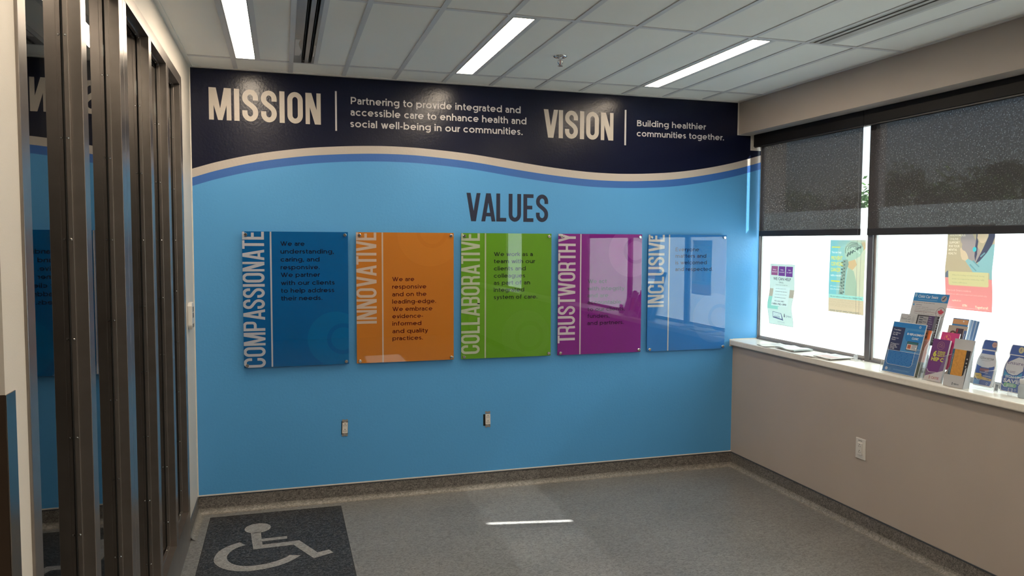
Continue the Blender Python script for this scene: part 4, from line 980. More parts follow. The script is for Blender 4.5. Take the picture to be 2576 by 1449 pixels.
# --- tiered letter-size holder
fA_ = frame3((3.6105, -1.399, .922), YAW, 15.9)
t = thing('brochure_holder', 'large clear tiered holder on the sill with the blue clinic flyer in front', 'brochure holder', (3.65, -1.52, ZS))
tiers = [(-.004, .142), (.014, .199), (.031, .255), (.047, .312)]
for k, (n, h) in enumerate(tiers):
    sh = .012*k*0
    P = [(-.012, -.003), (.238, -.003), (.238, h), (.185, h), (.185, h-.085), (.172, h-.098), (.03, h-.098), (.016, h-.085), (.010, h), (-.012, h)]
    if k == 0: MB().prism(P, fA_, -n, -n+.0016).build('front_pocket', clr, t)
    else: MB().prism([(-.012, 0), (.238, 0), (.238, h), (-.012, h-.002)], fA_, -n, -n+.0014).build('divider', clr, t)
    if k == 0: rods(fA_, [[(-.012, -.003, -n), (-.0125, h, -n), (.006, h, -n), (.014, h-.02, -n), (.016, h-.085, -n), (.03, h-.098, -n), (.172, h-.098, -n), (.185, h-.085, -n), (.185, h-.015, -n), (.195, h, -n), (.238, h, -n), (.238, -.003, -n), (-.012, -.003, -n)]], 'edge_highlight', t)
    else: rods(fA_, [[(.200, h, -n), (.238, h, -n), (.238, tiers[k-1][1], -n)]], 'edge_highlight', t)
for u in (-.012, .238):
    P = [(-.004, -.003), (.058, -.02), (.064, .34), (.050, .34), (.047, .312), (.031, .312-.02), (.031, .255), (.014, .235), (.014, .199), (-.004, .16)]
    m = MB(); m.v = [tuple(fA_(u, b, -n)) for n, b in P]; m.f = [tuple(range(len(P)))]; m.build('side_wall', clr, t)
    rods(fA_, [[(u, b, -n) for n, b in P]+[(u, -.003, .004)]], 'edge_highlight', t, .0009)
MB().prism([(-.012, 0), (.238, 0), (.238, .34), (-.012, .34)], fA_, -.063, -.0645).build('back_wall', clr, t)
# front flyer
t, a = card('blue ID REPLACEMENT CLINIC flyer in front of the large clear holder', fA_, 0, 0, .2155, 0, .279, None, group='flyers in the holders on the sill')
a.shape('blue2', 1, [rect(.004, .2115, .003, .120)]); a.shape('mid', 1, [rect(.004, .2115, .122, .250)]); a.shape('blue', 1, [rect(.004, .2115, .250, .276)])
a.shape('navy', 2, [[(.004, .122), (.086, .122), (.086, .2495), (.004, .2495)]])
a.shape('blue', 2, [[(.105, .175+.012), (.11, .18), (.2115, .18), (.2115, .238), (.11, .238), (.098, .226), (.098, .195)]])
a.text('white', 3, 'ID REPLACEMENT', .106, .214, .011, .104, bold=.03); a.text('white', 3, 'CLINIC', .142, .193, .011, .042, bold=.03)
for s, y, w in (('Tuesdays', .231, .048), ('Oct 29th to', .214, .048), ('Dec 8th', .204, .032), ('9:30am to', .186, .044), ('Noon', .176, .026), ('74 Simcoe St. S', .154, .056), ('Unit #305', .145, .040), ('Oshawa ON', .136, .048), ('L1H 4G6', .127, .032)): a.text('white', 3, s, .014, y, .0072, w, bold=.012)
a.shape('dark', 3, [rect(.120, .190, .132, .180)]); a.shape('white', 4, [rect(.123, .187, .136, .166)]); a.shape('teal', 4, [rect(.123, .187, .168, .177)]); a.shape('org', 5, [rect(.127, .149, .141, .163)]); a.shape('dark', 6, ring(.138, .153, .004, .006, 14)); a.lines('dark', 5, .153, .184, .142, .162, 4, .003, .2)
a.shape('dark', 2, ring(.155, .180, .024, .0255, 16, 30, 150))
a.lines('lt', 2, .012, .204, .044, .112, 10, .0022, .2); a.shape('white', 2, [disc(.027, .0195, .0085, 18)]); a.shape('blue2', 3, [p for p in ring(.027, .0195, .0035, .005, 14, 20, 330)]); a.lines('lt', 2, .042, .060, .015, .024, 3, .002); a.lines('lt', 2, .072, .195, .018, .022, 2, .002)
a.shape('white', 2, ring(.1765, .262, .004, .0062, 16))
a.finish(t, {'base': pm('white', (.70, .72, .74)), 'blue2': pm('blue two', (.010, .135, .43)), 'mid': pm('mid blue', (.06, .25, .55)), 'blue': pm('strong blue', (.015, .20, .55)), 'navy': pm('navy', (.025, .035, .11)), 'white': pm('print white', (.72, .74, .78)), 'dark': pm('dark', (.03, .05, .08)), 'teal': pm('teal', (.03, .16, .18)), 'org': pm('orange', (.62, .17, .08)), 'lt': pm('light blue print', (.10, .28, .55))},
         {'base': 'paper_face', 'blue2': 'printed_box', 'mid': 'printed_box', 'blue': 'printed_box', 'navy': 'printed_box', 'white': 'lettering', 'dark': 'illustration', 'teal': 'illustration', 'org': 'illustration', 'lt': 'lettering'})
# child car seats
t, a = card('white and blue Child Car Seats flyer standing tallest at the back of the holder', fA_, .055, .036, .2535, .20, .4585, None, group='flyers in the holders on the sill')
a.shape('blue', 1, [rect(.036, .2535, .412, .4585)]); a.text('white', 2, 'Child Car Seats', .064, .432, .0155, .125, bold=.012); a.shape('lt', 2, [rect(.066, .188, .4205, .4225)])
a.shape('mau', 2, [disc(.226, .434, .017, 22)]); a.shape('dark', 3, [[(.218, .425), (.228, .430), (.236, .445), (.231, .446), (.224, .436), (.217, .433)]]); a.shape('lt', 2, [disc(.048, .445, .008, 12, .012)])
a.lines('ink', 1, .042, .180, .4025, .4045, 1, .0022, .02); a.lines('ink', 1, .062, .100, .391, .392, 1, .0026, .0); a.shape('blue', 1, [rect(.044, .052, .387, .397)])
a.lines('ink', 1, .062, .195, .345, .381, 5, .0014, .4); a.shape('mau2', 1, [rect(.062, .205, .3555, .3570)])
a.shape('ink', 1, ring(.225, .359, .0265, .029, 30)); 
leaf = [(0, 1), (.16, .72), (.32, .80), (.26, .36), (.46, .56), (.55, .44), (.85, .48), (.74, .24), (.92, .14), (.46, -.22), (.54, -.42), (.06, -.36), (.06, -.8), (-.06, -.8), (-.06, -.36)]
leaf = leaf+[(-x, y) for x, y in leaf[1:12][::-1]]
lc_ = (0.0, -0.05)
for k in range(len(leaf)): a.shape('red', 2, [[(.225+lc_[0]*.02, .360+lc_[1]*.02), (.225+leaf[k][0]*.021, .360+leaf[k][1]*.021), (.225+leaf[(k+1) % len(leaf)][0]*.021, .360+leaf[(k+1) % len(leaf)][1]*.021)]])
a.finish(t, {'base': pm('grey white', (.50, .50, .52)), 'blue': pm('car blue', (.02, .21, .52)), 'white': pm('print white', (.72, .74, .78)), 'lt': pm('pale blue', (.25, .45, .65)), 'mau': pm('mauve', (.35, .30, .33)), 'mau2': pm('dull rose', (.28, .16, .17)), 'dark': pm('dark', (.03, .05, .08)), 'ink': pm('ink', (.16, .16, .2)), 'red': pm('leaf red', (.50, .05, .09))},
         {'base': 'paper_face', 'blue': 'printed_box', 'white': 'lettering', 'ink': 'lettering', 'red': 'maple_leaf', 'lt': 'lettering', 'mau': 'illustration', 'mau2': 'lettering', 'dark': 'illustration'})
# FirstCall card
t, a = card('white card reading Your FirstCall behind the blue clinic flyer', fA_, .037, .0, .1055, .18, .332, None, group='flyers in the holders on the sill', thick=.006)
a.text('ink', 1, 'Your', .044, .3155, .007, .022, bold=.01); a.text('ink', 1, 'FirstCall', .010, .300, .0125, .058); a.text('ink', 1, 'for Help', .040, .289, .006, .030, bold=.01)
for k in range(3): a.shape('ink', 1, ring(.070, .304, .006+k*.007, .0073+k*.007, 8, -55, 55))
a.finish(t, {'base': pm('card grey', (.47, .48, .50)), 'ink': pm('grey ink', (.12, .13, .16))}, {'base': 'paper_face', 'ink': 'lettering'})
# dark booklet
t, a = card('dark grey and purple booklet beside the FirstCall card', fA_, .034, .110, .2465, .18, .335, None, group='flyers in the holders on the sill', thick=.003, edge=(.3, .3, .32))
a.shape('grey', 1, [rect(.118, .180, .18, .329)]); a.shape('pur', 1, [rect(.181, .216, .18, .335)]); a.shape('sl', 1, [rect(.217, .234, .18, .333)])
a.lines('dk', 2, .126, .148, .27, .322, 5, .006, .1); a.lines('lt', 2, .185, .212, .20, .325, 12, .003, .5); a.lines('dk', 2, .150, .175, .20, .315, 8, .003, .3); a.lines('lt', 2, .238, .244, .2, .32, 10, .004, .0)
a.finish(t, {'base': pm('black cover', (.03, .03, .04)), 'grey': pm('grey cover', (.30, .30, .32)), 'pur': pm('violet cover', (.075, .045, .14)), 'sl': pm('slate cover', (.14, .15, .19)), 'dk': pm('dark', (.03, .05, .08)), 'lt': pm('lilac', (.30, .30, .42))},
         {'base': 'paper_face', 'grey': 'printed_box', 'pur': 'printed_box', 'sl': 'printed_box', 'dk': 'lettering', 'lt': 'lettering'})
# orange + pink leaflet
t, a = card('orange and pink leaflet sticking out at the right of the clinic flyer', fA_, .018, .192, .236, .085, .2545, None, group='flyers in the holders on the sill', thick=.004, edge=(.6, .35, .3))
a.shape('org', 1, [rect(.2155, .236, .208, .2545)]); a.shape('brn', 1, [rect(.205, .2155, .208, .2545)]); a.shape('dk', 2, [disc(.208, .238, .004, 10), disc(.209, .218, .005, 10)]); a.shape('cr', 2, [rect(.198, .208, .13, .205)])
a.finish(t, {'base': pm('salmon', (.62, .28, .25)), 'org': pm('vivid orange', (.78, .20, .07)), 'brn': pm('brown', (.33, .18, .10)), 'dk': pm('dark', (.03, .05, .08)), 'cr': pm('sand', (.55, .42, .33))}, {'base': 'paper_face', 'org': 'printed_box', 'brn': 'illustration', 'dk': 'illustration', 'cr': 'printed_box'})
# --- tiered leaflet holder
fB_ = frame3((3.619, -1.675, .922), YAW, 15.9)
t = thing('brochure_holder', 'narrow clear tiered holder on the sill with the purple HEP C leaflet in front', 'brochure holder', (3.65, -1.73, ZS))
for k, (n, h) in enumerate([(-.004, .125), (.016, .185), (.034, .245), (.050, .300)]):
    if k == 0:
        MB().prism([(-.006, -.003), (.112, -.003), (.112, h+.02), (.090, h+.005), (.075, .050), (.065, .044), (.025, .044), (.012, .052), (.0, h), (-.006, h)], fB_, -n, -n+.0015).build('front_pocket', clr, t)
        rods(fB_, [[(-.006, -.003, -n), (-.006, h-.03, -n)], [(.009, .056, -n), (.016, .046, -n), (.025, .043, -n), (.065, .046, -n)], [(.083, .132, -n), (.100, .138, -n), (.125, .150, -n)], [(-.006, -.003, -n), (.112, -.003, -n), (.112, h, -n)]], 'edge_highlight', t)
    else: MB().prism([(-.006, 0), (.128, 0), (.128, h), (-.006, h)], fB_, -n, -n+.0013).build('divider', clr, t)
for u in (-.006, .136):
    q = [(-.004, -.003), (.064, -.02), (.064, .27), (.034, .262), (.03, .2), (.014, .17), (-.004, .13)]
    m = MB(); m.v = [tuple(fB_(u, b, -n)) for n, b in q]; m.f = [tuple(range(len(q)))]; m.build('side_wall', clr, t); rods(fB_, [[(u, b, -n) for n, b in q]], 'edge_highlight', t, .0008)
t, a = card('purple leaflet 6 THINGS TO KNOW ABOUT HEP C on the sill', fB_, 0, 0, .098, 0, .2155, None, group='leaflets in the narrow holder', thick=.010, edge=(.22, .07, .25))
a.shape('wht', 1, [[(0, 0), (.098, 0), (.098, .060), (0, .020)]]); a.shape('gold', 1, ring(.0515, .183, .0195, .0208, 28))
a.shape('gold', 1, ring(.046, .183, .006, .0075, 14)+ring(.058, .181, .005, .0065, 14)+ring(.052, .186, .009, .0103, 16, 20, 160))
a.text('yel', 2, '6', .018, .126, .0275, .021, bold=.05); 
for s, y in (('THINGS', .1475), ('TO KNOW', .1375), ('ABOUT', .1275)): a.text('yel', 2, s, .042, y, .0085, .044, bold=.03)
a.text('yel', 2, 'HEP C', .015, .103, .019, .070, bold=.04); a.text('red', 2, 'CATIE', .040, .011, .0125, .044, bold=.015); a.shape('red', 2, stroke([(.026, .008), (.033, .020), (.030, .025), (.027, .020), (.034, .008)], .002))
a.finish(t, {'base': pm('purple', (.145, .032, .185)), 'wht': pm('soft white', (.55, .52, .56)), 'gold': pm('dull gold', (.45, .27, .20)), 'yel': pm('acid yellow', (.58, .58, .09)), 'red': pm('maroon', (.35, .03, .06))}, {'base': 'paper_face', 'wht': 'printed_band', 'gold': 'illustration', 'yel': 'lettering', 'red': 'lettering'})
t, a = card('magenta leaflet behind the purple one', fB_, .020, .021, .1235, .07, .2585, None, group='leaflets in the narrow holder', thick=.006, edge=(.6, .12, .3))
a.shape('org', 1, ring(.060, .228, .017, .0185, 24)); a.shape('org', 2, [disc(.054, .235, .004, 12, .007), disc(.066, .225, .006, 12, .005)])
a.finish(t, {'base': pm('magenta', (.60, .045, .22)), 'org': pm('amber', (.75, .32, .15))}, {'base': 'paper_face', 'org': 'illustration'})
t, a = card('beige leaflet with a portrait photo behind the magenta one', fB_, .038, .034, .142, .12, .3005, None, group='leaflets in the narrow holder', thick=.005)
a.shape('drk', 1, [rect(.080, .122, .20, .288)]); a.shape('mar', 2, [rect(.084, .092, .265, .285)]); a.shape('blu', 1, [rect(.126, .142, .12, .28)]); a.shape('hair', 1, [disc(.066, .262, .016, 18, .012)]); a.shape('skin', 2, [disc(.066, .252, .011, 16, .014)])
a.finish(t, {'base': pm('beige', (.42, .35, .30)), 'drk': pm('night', (.05, .03, .06)), 'mar': pm('maroon', (.35, .03, .06)), 'blu': pm('dusk blue', (.09, .16, .36)), 'hair': pm('brown hair', (.09, .04, .04)), 'skin': pm('skin', (.45, .27, .18))}, {'base': 'paper_face', 'drk': 'printed_box', 'mar': 'illustration', 'blu': 'printed_box', 'hair': 'illustration', 'skin': 'illustration'})
t, a = card('orange and blue booklet fanned at the back of the narrow holder', fB_, .054, .0355, .126, .14, .342, None, group='leaflets in the narrow holder', thick=.001)
a.shape('org', 1, [rect(.038, .124, .312, .336)]); a.shape('blu', 1, [rect(.036, .126, .296, .311)]); a.shape('red', 1, [disc(.118, .272, .006, 14, .009)]); a.shape('wht', 2, [disc(.098, .328, .004, 12)])
a.finish(t, {'base': pm('soft blue', (.20, .26, .42)), 'org': pm('peach', (.62, .33, .16)), 'blu': pm('booklet blue', (.05, .19, .44)), 'red': pm('rust', (.45, .17, .14)), 'wht': pm('print white', (.72, .74, .78))}, {'base': 'paper_face', 'org': 'printed_band', 'blu': 'printed_band', 'red': 'illustration', 'wht': 'illustration'})
for k in range(9):
    m = MB(); u = .127+k*.0042; c = (.09+.05*(k % 3), .22+.05*(k % 2), .50)
    pts = [fB_(u, .14, -.056-k*.002), fB_(u+.0042, .14, -.056-k*.002), fB_(u+.0046+k*.0004, .343-.0004*k, -.056-k*.002), fB_(u+k*.0002, .343-.0004*k, -.056-k*.002)]
    m.poly(pts); m.poly([p+fB_.n*.0012 for p in pts][::-1]); m.f += [(0, 4+3, 4+2, 1)] if 0 else []
    m.build('page', pm('page blue' if k % 3 else 'page white', c if k % 3 else (.5, .6, .7)), t)
# --- white card dispenser
fC_ = frame3((3.594, -1.822, .921), YAW, 13.0)
t = thing('card_dispenser', 'white cardboard dispenser on the sill between the purple leaflet and the bottle cards', 'dispenser', (3.62, -1.87, ZS))
cb = mat('white cardboard', (.46, .47, .50), .6, noise=(20, .03)); cbs = cb
MB().prism([(-.004, -.001), (.104, -.001), (.104, .100), (.098, .097), (.094, .064), (.086, .057), (-.010, .055)], fC_, 0, .0012).build('front_lip', cb, t)
MB().prism([(-.020, 0), (.094, 0), (.082, .239), (-.029, .239)], fC_, -.046, -.0475).build('back_panel', cb, t)
for u in (-.006, .104):
    P = [(0, -.001, 0), (0, .0, -.046), (0, .235, -.046), (0, .103, 0)]
    if u > 0: Q = [fC_(.104, -.001, 0), fC_(.100, -.001, -.046), fC_(.083, .238, -.046), fC_(.108, .103, 0)]
    else: Q = [fC_(-.004, -.001, 0), fC_(-.020, 0, -.046), fC_(-.026, .10, -.046), fC_(-.010, .055, 0)]
    m = MB(); m.poly(Q); m.poly([q+fC_.e1*.001 for q in Q][::-1]); m.build('side_panel', mat('white cardboard lit side', (.58, .60, .63), .6, noise=(20, .03)), t)  # side panels get a lighter white, painting the light on them
a = Art(fC_, .0016, .0002); a.text('a', 0, 'MERCK', .054, .0115, .0060, .028, bold=.02); a.shape('a', 0, ring(.0455, .0148, .0022, .0038, 12)+[disc(.0455, .0195, .002, 8), disc(.0455, .0101, .002, 8)]); a.finish(t, {'a': pm('dark', (.03, .05, .08))}, {'a': 'lettering'})
t, a = card('wood grained orange card with blue and black edges inside the white dispenser', fC_, .034, -.018, .082, .02, .186, None, cat='card', thick=.018)
a.shape('blu', 1, [rect(-.018, -.006, .02, .186)]); a.shape('org', 1, [rect(-.006, .058, .02, .186)]); a.shape('blk', 1, [rect(.058, .080, .02, .186)])
a.lines('wht', 2, -.0135, -.0095, .06, .16, 22, .003, .3)
for v in (.132, .112, .095): a.shape('wht', 2, [disc(.069, v+.012, .004, 10)])
a.finish(t, {'base': pm('card grey', (.47, .48, .50)), 'blu': pm('petrol', (.03, .12, .22)), 'org': mat('printed wood grain', (.60, .29, .055), .5, noise=(90, .12)), 'blk': pm('black print', (.02, .02, .025)), 'wht': pm('pale print', (.5, .5, .5))}, {'base': 'paper_face', 'blu': 'printed_band', 'org': 'printed_band', 'blk': 'printed_band', 'wht': 'lettering'})
# --- bottle-shaped cards in clear holders
def bottle(u0, w, h):
    """outline of a die-cut bottle, cap height about 0.047"""
    c = u0+w/2; hw_ = w/2; cw = w*.39
    L = [(-hw_*.90, .0), (-hw_, .012), (-hw_*1.04, .066), (-hw_*1.04, .105), (-hw_*.98, .128), (-hw_*.80, .152), (-cw*.93, .166), (-cw*.95, .172), (-cw*1.05, .178), (-cw*.94, .214), (-cw*.84, h)]
    return [(c+x, y) for x, y in L]+[(c-x, y) for x, y in L[::-1]]
def holder_small(label, fr, u0, u1, hf, hb):
    t = thing('brochure_holder', label, 'brochure holder', tuple(fr((u0+u1)/2, -.004, 0)), 'small clear holders for the bottle cards')
    MB().prism([(u0, -.012), (u1, -.012), (u1+.004, hf+.012), (u1-.02, hf+.004), (u1-.045, hf-.006), (u0+.058, hf-.052), (u0+.045, hf-.050), (u0+.030, hf-.035), (u0+.024, hf-.008), (u0, hf)], fr, .010, .0115).build('front_pocket', clr, t)
    MB().prism([(u0, -.02), (u1, -.02), (u1, hb), (u0, hb)], fr, -.026, -.0275).build('back_wall', clr, t)
    rods(fr, [[(u0, -.014, .011), (u0-.010, hf, .011), (u0+.022, hf-.006, .011), (u0+.028, hf-.035, .011), (u0+.045, hf-.051, .011), (u0+.060, hf-.050, .011)], [(u1-.058, hf-.006, .011), (u1-.02, hf+.003, .011), (u1+.004, hf+.013, .011)],
              [(u0-.002, -.015, .011), (u1, -.012, .011), (u1+.002, .03, .011)], [(u0, -.018, -.026), (u1, -.016, -.026)]], 'edge_highlight', t, .0013)
    m = MB(); 
    for u in (u0, u1): m.poly([fr(u, -.012, .0105), fr(u, -.02, -.027), fr(u, hb, -.027), fr(u-.004, hf, .0105)])
    m.build_split('side_wall', clr, t); return t
fD_ = frame3((3.6787, -1.9054, .935), YAW, 13.6)
holder_small('small clear holder on the sill with the left bottle-shaped card', fD_, -.014, .118, .078, .15)
P = bottle(.0, .098, .2235)
t, a = card('bottle-shaped card with the word Glucerna, in a small clear holder', fD_, 0, 0, 0, 0, 0, None, cat='card', thick=.012, outline=P, edge=(.60, .62, .66), group='bottle-shaped cards')
S_ = lambda k, q: [(.049+(x-.049)*k, y) for x, y in q]
inn = [(.049+(x-.049)*.90, .006+y*.97) for x, y in P]
def band_of(Q, y0, y1): return clip(Q, -1, 1, y0, y1)
a.shape('blu', 1, [band_of(inn, .178, .30), band_of(inn, .155, .172), band_of(inn, 0, .102)]); a.shape('wht', 1, [band_of(inn, .100, .156)])
a.shape('wht', 2, [disc(.047, .103, .043, 24, .011)]); a.shape('pch', 2, [disc(.072, .203, .0125, 20, .0135)]); a.shape('rose', 3, [rect(.064, .081, .201, .2045)])
a.text('ink', 3, 'Glucerna', .013, .130, .0125, .070, bold=.006, skew=.15); a.shape('ink', 3, stroke(bez((.022, .124), (.04, .121), (.06, .121), (.084, .134)), .0010))
a.lines('wht', 3, .028, .068, .0895, .0915, 1, .003, .0); a.shape('rose', 3, [rect(.024, .070, .070, .086)]); a.lines('ink', 4, .027, .068, .073, .083, 2, .003, .0); a.lines('wht', 3, .026, .068, .0635, .0655, 1, .003, .0)
a.shape('yel', 3, [[(.002, .034), (.002, .058), (.034, .060), (.040, .052), (.040, .046), (.092, .040), (.092, .030), (.045, .031)]]); a.text('ink', 4, '100', .066, .0335, .0075, .018, bold=.02); a.lines('ink', 4, .010, .030, .046, .048, 2, .0012); a.shape('lt', 2, [rect(.004, .034, .006, .028)])
a.shape('wht', 3, ring(.074, .0165, .0035, .005, 14)); a.lines('wht', 3, .070, .080, .0085, .009, 1, .001); a.lines('wht', 3, .045, .088, .048, .050, 1, .003, .0)
a.finish(t, {'base': pm('halo grey', (.60, .62, .66)), 'blu': pm('bottle blue', (.045, .10, .34)), 'wht': pm('bottle white', (.50, .53, .60)), 'pch': pm('dull peach', (.42, .28, .26)), 'rose': pm('dull rose print', (.30, .15, .20)), 'ink': pm('grey ink', (.12, .13, .16)), 'yel': pm('mustard', (.55, .40, .13)), 'lt': pm('bottle light blue', (.11, .30, .60))},
         {'base': 'paper_face', 'blu': 'printed_box', 'wht': 'printed_box', 'pch': 'illustration', 'rose': 'illustration', 'ink': 'lettering', 'yel': 'printed_band', 'lt': 'printed_box'})
fE_ = frame3((3.70, -2.085, .935), YAW, 13.6)
holder_small('small clear holder at the right edge of the view with a bottle-shaped card', fE_, -.066, .062, .066, .14)
P = bottle(-.0485, .104, .2225); P = [(x, y-.006) for x, y in P]
t, a = card('bottle-shaped card with the word Ensure at the right edge of the view', fE_, 0, -.04, 0, 0, 0, None, cat='card', thick=.012, outline=P, edge=(.60, .62, .66), group='bottle-shaped cards')
inn = [(.0035+(x-.0035)*.91, .004+y*.97) for x, y in P]
a.shape('blu', 1, [band_of(inn, .170, .30), band_of(inn, -.01, .166)]); a.shape('wht', 2, [[(-.040, .128), (.012, .160), (.034, .158), (.042, .14), (.044, .10), (.020, .078), (0, .074), (-.024, .080), (-.042, .100)]])
a.shape('yel', 2, [disc(.016, .194, .013, 20, .015)]); a.text('ink', 3, '1', .013, .188, .013, bold=.04)
a.text('ink', 3, 'Ensure', -.036, .124, .0165, .076, bold=.004); a.shape('ink', 3, ring(-.028, .0885, .005, .0065, 14)); a.lines('ink', 3, -.018, .010, .085, .091, 2, .002); a.shape('lt', 2, [[(-.043, .066), (-.043, .092), (-.024, .076), (.0, .070), (.022, .074), (.043, .092), (.043, .066)]])
a.text('wht', 4, 'SIGN UP', -.034, .059, .013, .070, bold=.03); a.text('wht', 4, 'SAVE', -.040, .038, .0165, .078, bold=.05); a.shape('grn', 4, [rect(-.026, .020, .018, .036), disc(-.026, .027, .009, 12), disc(.020, .027, .009, 12)]); a.text('wht', 5, '$100', -.020, .022, .010, .034, bold=.02)
a.shape('wht', 4, ring(.026, .008, .0035, .005, 12)); a.lines('wht', 4, -.035, .0, .004, .006, 1, .001)
a.finish(t, {'base': pm('halo grey', (.60, .62, .66)), 'blu': pm('bottle blue', (.045, .10, .34)), 'wht': pm('bottle white', (.50, .53, .60)), 'yel': pm('olive cream', (.45, .43, .28)), 'ink': pm('violet ink', (.12, .10, .22)), 'lt': pm('bottle mid blue', (.06, .26, .48)), 'grn': pm('soft green', (.22, .46, .30))},
         {'base': 'paper_face', 'blu': 'printed_box', 'wht': 'lettering', 'yel': 'illustration', 'ink': 'lettering', 'lt': 'printed_box', 'grn': 'printed_box'})
# small clear card stands at the feet of the holders
for k, (u, fr_, lab) in enumerate(((.135, fD_, 'tiny empty clear card stand between the two bottle cards'), (.028, frame3((3.66, -2.10, ZS+.001), YAW, 6), 'tiny empty clear card stand in front of the right bottle card'))):
    t = thing('card_stand', lab, 'card stand', tuple(fr_(u, 0, 0)))
    z = -.016 if k == 0 else 0
    MB().prism(rect(u-.009, u+.009, z, z+.038), fr_, .012, .0132).build('upright', clr, t); rods(fr_, [[(u-.009, z, .012), (u-.009, z+.038, .012), (u+.009, z+.038, .012), (u+.009, z, .012), (u-.009, z, .012)]], 'edge_highlight', t)
t = thing('bottle', 'frosted white plastic bottle cut by the right edge of the view', 'bottle', (3.69, -2.165, ZS))
fm = translucent_mat('frosted white plastic', (.55, .58, .60), .5)
MB().lathe((3.69, -2.165, ZS), [(0, 0), (.021, 0), (.023, .004), (.023, .050), (.019, .058), (.016, .062), (.016, .066)], 24).build('body', fm, t, smooth=True)
MB().lathe((3.69, -2.165, ZS+.064), [(.0165, 0), (.018, .001), (.018, .022), (0, .023)], 24).build('cap', mat('white cap', (.55, .56, .58), .4, noise=(9, .02)), t, smooth=True)

# ------------------------------------------------------------------ papers on the sill
def paper(label, pts, z0, th, col, wav=.002, prints=None, name='pamphlet'):
    """pts: four corners on the sill (world xy) in order; a slightly wavy sheet or stack"""
    cx = sum(p[0] for p in pts)/4; cy = sum(p[1] for p in pts)/4
    t = thing(name, label, 'paper', (cx, cy, ZS+z0), 'papers lying on the sill')
    N = 10; m = MB()
    def P(s, q, w): 
        a = Vector(pts[0]).lerp(Vector(pts[1]), s); b = Vector(pts[3]).lerp(Vector(pts[2]), s); c = a.lerp(b, q)
        return (c.x, c.y, ZS+z0+w+wav*(1+math.sin(s*7+q*2.5))*.5*(1 if w > 0 else (.85 if wav > th else 0)))
    for w in (th, 0.0002):
        i = len(m.v)
        for r_ in range(N+1):
            for c_ in range(N+1): m.v.append(P(r_/N, c_/N, w))
        for r_ in range(N):
            for c_ in range(N):
                f = (i+r_*(N+1)+c_, i+r_*(N+1)+c_+1, i+(r_+1)*(N+1)+c_+1, i+(r_+1)*(N+1)+c_); m.f.append(f if w else f[::-1])
    k = (N+1)**2
    rim = [r_*(N+1) for r_ in range(N+1)]+[N*(N+1)+c_ for c_ in range(1, N+1)]+[(N-r_)*(N+1)+N for r_ in range(1, N+1)]+[N-c_ for c_ in range(1, N)]
    for a, b in zip(rim, rim[1:]+rim[:1]): m.f.append((a, b, b+k, a+k))
    m.build('sheet', col, t)
    if prints:
        for (s0, s1, q0, q1, pc) in prints:
            mm = MB(); n_ = 6
            for a in range(n_):
                for b in range(n_):
                    mm.poly([tuple(Vector(P(s0+(s1-s0)*x/n_, q0+(q1-q0)*y/n_, th))+Vector((0, 0, .0004))) for x, y in ((a, b), (a, b+1), (a+1, b+1), (a+1, b))])
            mm.build('print', pc, t)
pw = mat('white paper', (.62, .60, .57), .6, noise=(30, .02)); pg = mat('grey green cover', (.34, .37, .36), .6, noise=(30, .04)); pk = mat('faded red print', (.52, .36, .34), .6, noise=(12, .15)); pgy = mat('faded grey print', (.46, .47, .47), .6, noise=(12, .12))
paper('white folded pamphlet on the sill nearest the blue wall', [(3.590, -.290), (3.568, -.412), (3.765, -.445), (3.775, -.290)], .0005, .003, pw, .004, [(.1, .9, .5, .9, pgy)])
paper('flat white sheet on the sill under the thick grey booklet', [(3.568, -.425), (3.566, -.800), (3.745, -.735), (3.735, -.475)], .0004, .0008, pw, .0)
paper('thick grey-edged booklet lying on the white sheet', [(3.610, -.465), (3.596, -.675), (3.745, -.668), (3.757, -.470)], .0014, .009, pg, .006, [(.05, .95, .05, .95, pw)])
paper('white sheet stack on the sill overhanging beside the booklet', [(3.562, -.805), (3.590, -1.000), (3.775, -.960), (3.770, -.765)], .0004, .003, pw, .003, [(.1, .8, .2, .8, pgy)])
paper('topmost magazine with faded red print beside the blind chain', [(3.588, -.870), (3.592, -1.022), (3.770, -1.010), (3.765, -.850)], .0068, .004, pw, .002, [(.05, .9, .08, .5, pk), (.1, .5, .6, .9, pgy)])

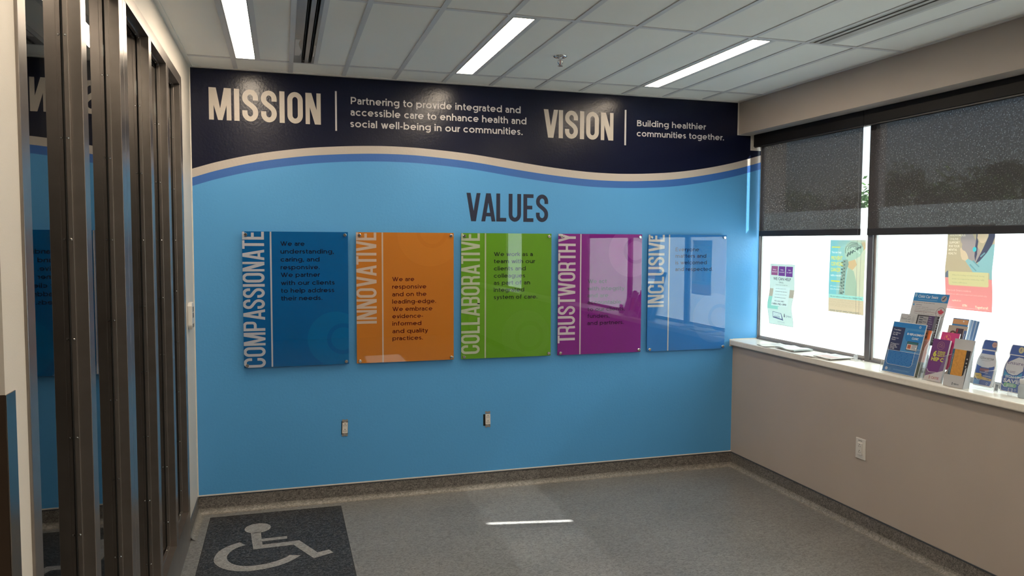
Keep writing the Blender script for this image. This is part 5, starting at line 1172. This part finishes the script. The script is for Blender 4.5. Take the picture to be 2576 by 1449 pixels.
# ------------------------------------------------------------------ outside
gd = MB().box(4.2, 140, -80, 120, -1.7, -1.5).build('outdoor_ground', mat('pale lot paving', (.30, .30, .28), .9, noise=(.4, .15))); tag(gd, kind='structure')
leaf_m = [translucent_mat('leaf green %d' % k, c, .45) for k, c in enumerate(((.07, .14, .03), (.10, .19, .045), (.045, .10, .03)))]
bark_m = mat('bark', (.10, .075, .055), .9, noise=(5, .3))
def tree(x, y, top, rad, k, label):
    t = thing('tree', label, 'tree', (x, y, -1.5), 'trees beyond the windows'); rnd = random.Random(int(x*100+y*10))
    MB().cyl((x, y, -1.5), (0, 0, 1), .16, (top+1.5)*.6, 8, .09).build('trunk', bark_m, t)
    m = MB(); cz = top-rad*.95; blobs = [(x, y, cz, rad)]
    for q in range(7):
        a = rnd.random()*6.28; d = rad*rnd.uniform(.35, .75); r = rad*rnd.uniform(.35, .55); blobs.append((x+d*math.cos(a), y+d*math.sin(a), cz+rnd.uniform(-.5, .45)*rad, r))
    for bx, by, bz, br in blobs:
        for _ in range(int(380*br)):
            a = rnd.random()*6.283; c_ = rnd.uniform(-1, 1); s_ = math.sqrt(1-c_*c_); rr = br*rnd.uniform(.6, 1.03)
            c = Vector((bx+rr*s_*math.cos(a), by+rr*s_*math.sin(a), min(top+.1, bz+rr*c_*.95))); u = Vector((rnd.uniform(-1, 1), rnd.uniform(-1, 1), rnd.uniform(-1, 1))).normalized(); v = u.orthogonal().normalized(); s = rnd.uniform(.07, .14)
            m.poly([c-u*s, c-v*s*.6, c+u*s, c+v*s*.6])
    o = m.build('foliage', leaf_m[k % 3], t); o['kind'] = 'stuff'
TREES = ((26.2, 4.45, 2.4, 24, 'green tree outside behind the blind beside the blue wall'), (21.8, 4.15, 2.2, 36, 'green tree outside, second from the blue wall through the first blind'), (17.4, 3.90, 1.9, 20, 'green leafy tree seen in the slit between the two blinds'),
         (15.7, 4.32, 0.9, 36, 'slim pointed tree outside, its tip showing through the wide blind beside the slit'), (13.4, 3.95, 1.5, 20, 'rounded tree outside in the middle of the wide blind'), (12.3, 4.15, 1.3, 32, 'taller tree outside just right of the rounded one'), (10.0, 3.85, 1.6, 20, 'broad tree outside behind the right part of the wide blind'), (7.0, 4.0, 1.8, 28, 'broad tree outside beyond the right edge of the view'),
         (30.5, 4.6, 2.6, 36, 'green tree far outside beyond the window corner, nearer one'), (35.0, 4.6, 2.6, 24, 'green tree far outside beyond the window corner, farther one'))
for k, (y20, t20, r20, X, lab) in enumerate(TREES):
    f = (X-.498)/19.502
    tree(X, -4.755+f*(y20+4.755), 1.61+(t20-1.61)*f, r20*(f if f < 1.3 else f*.8), k, lab)
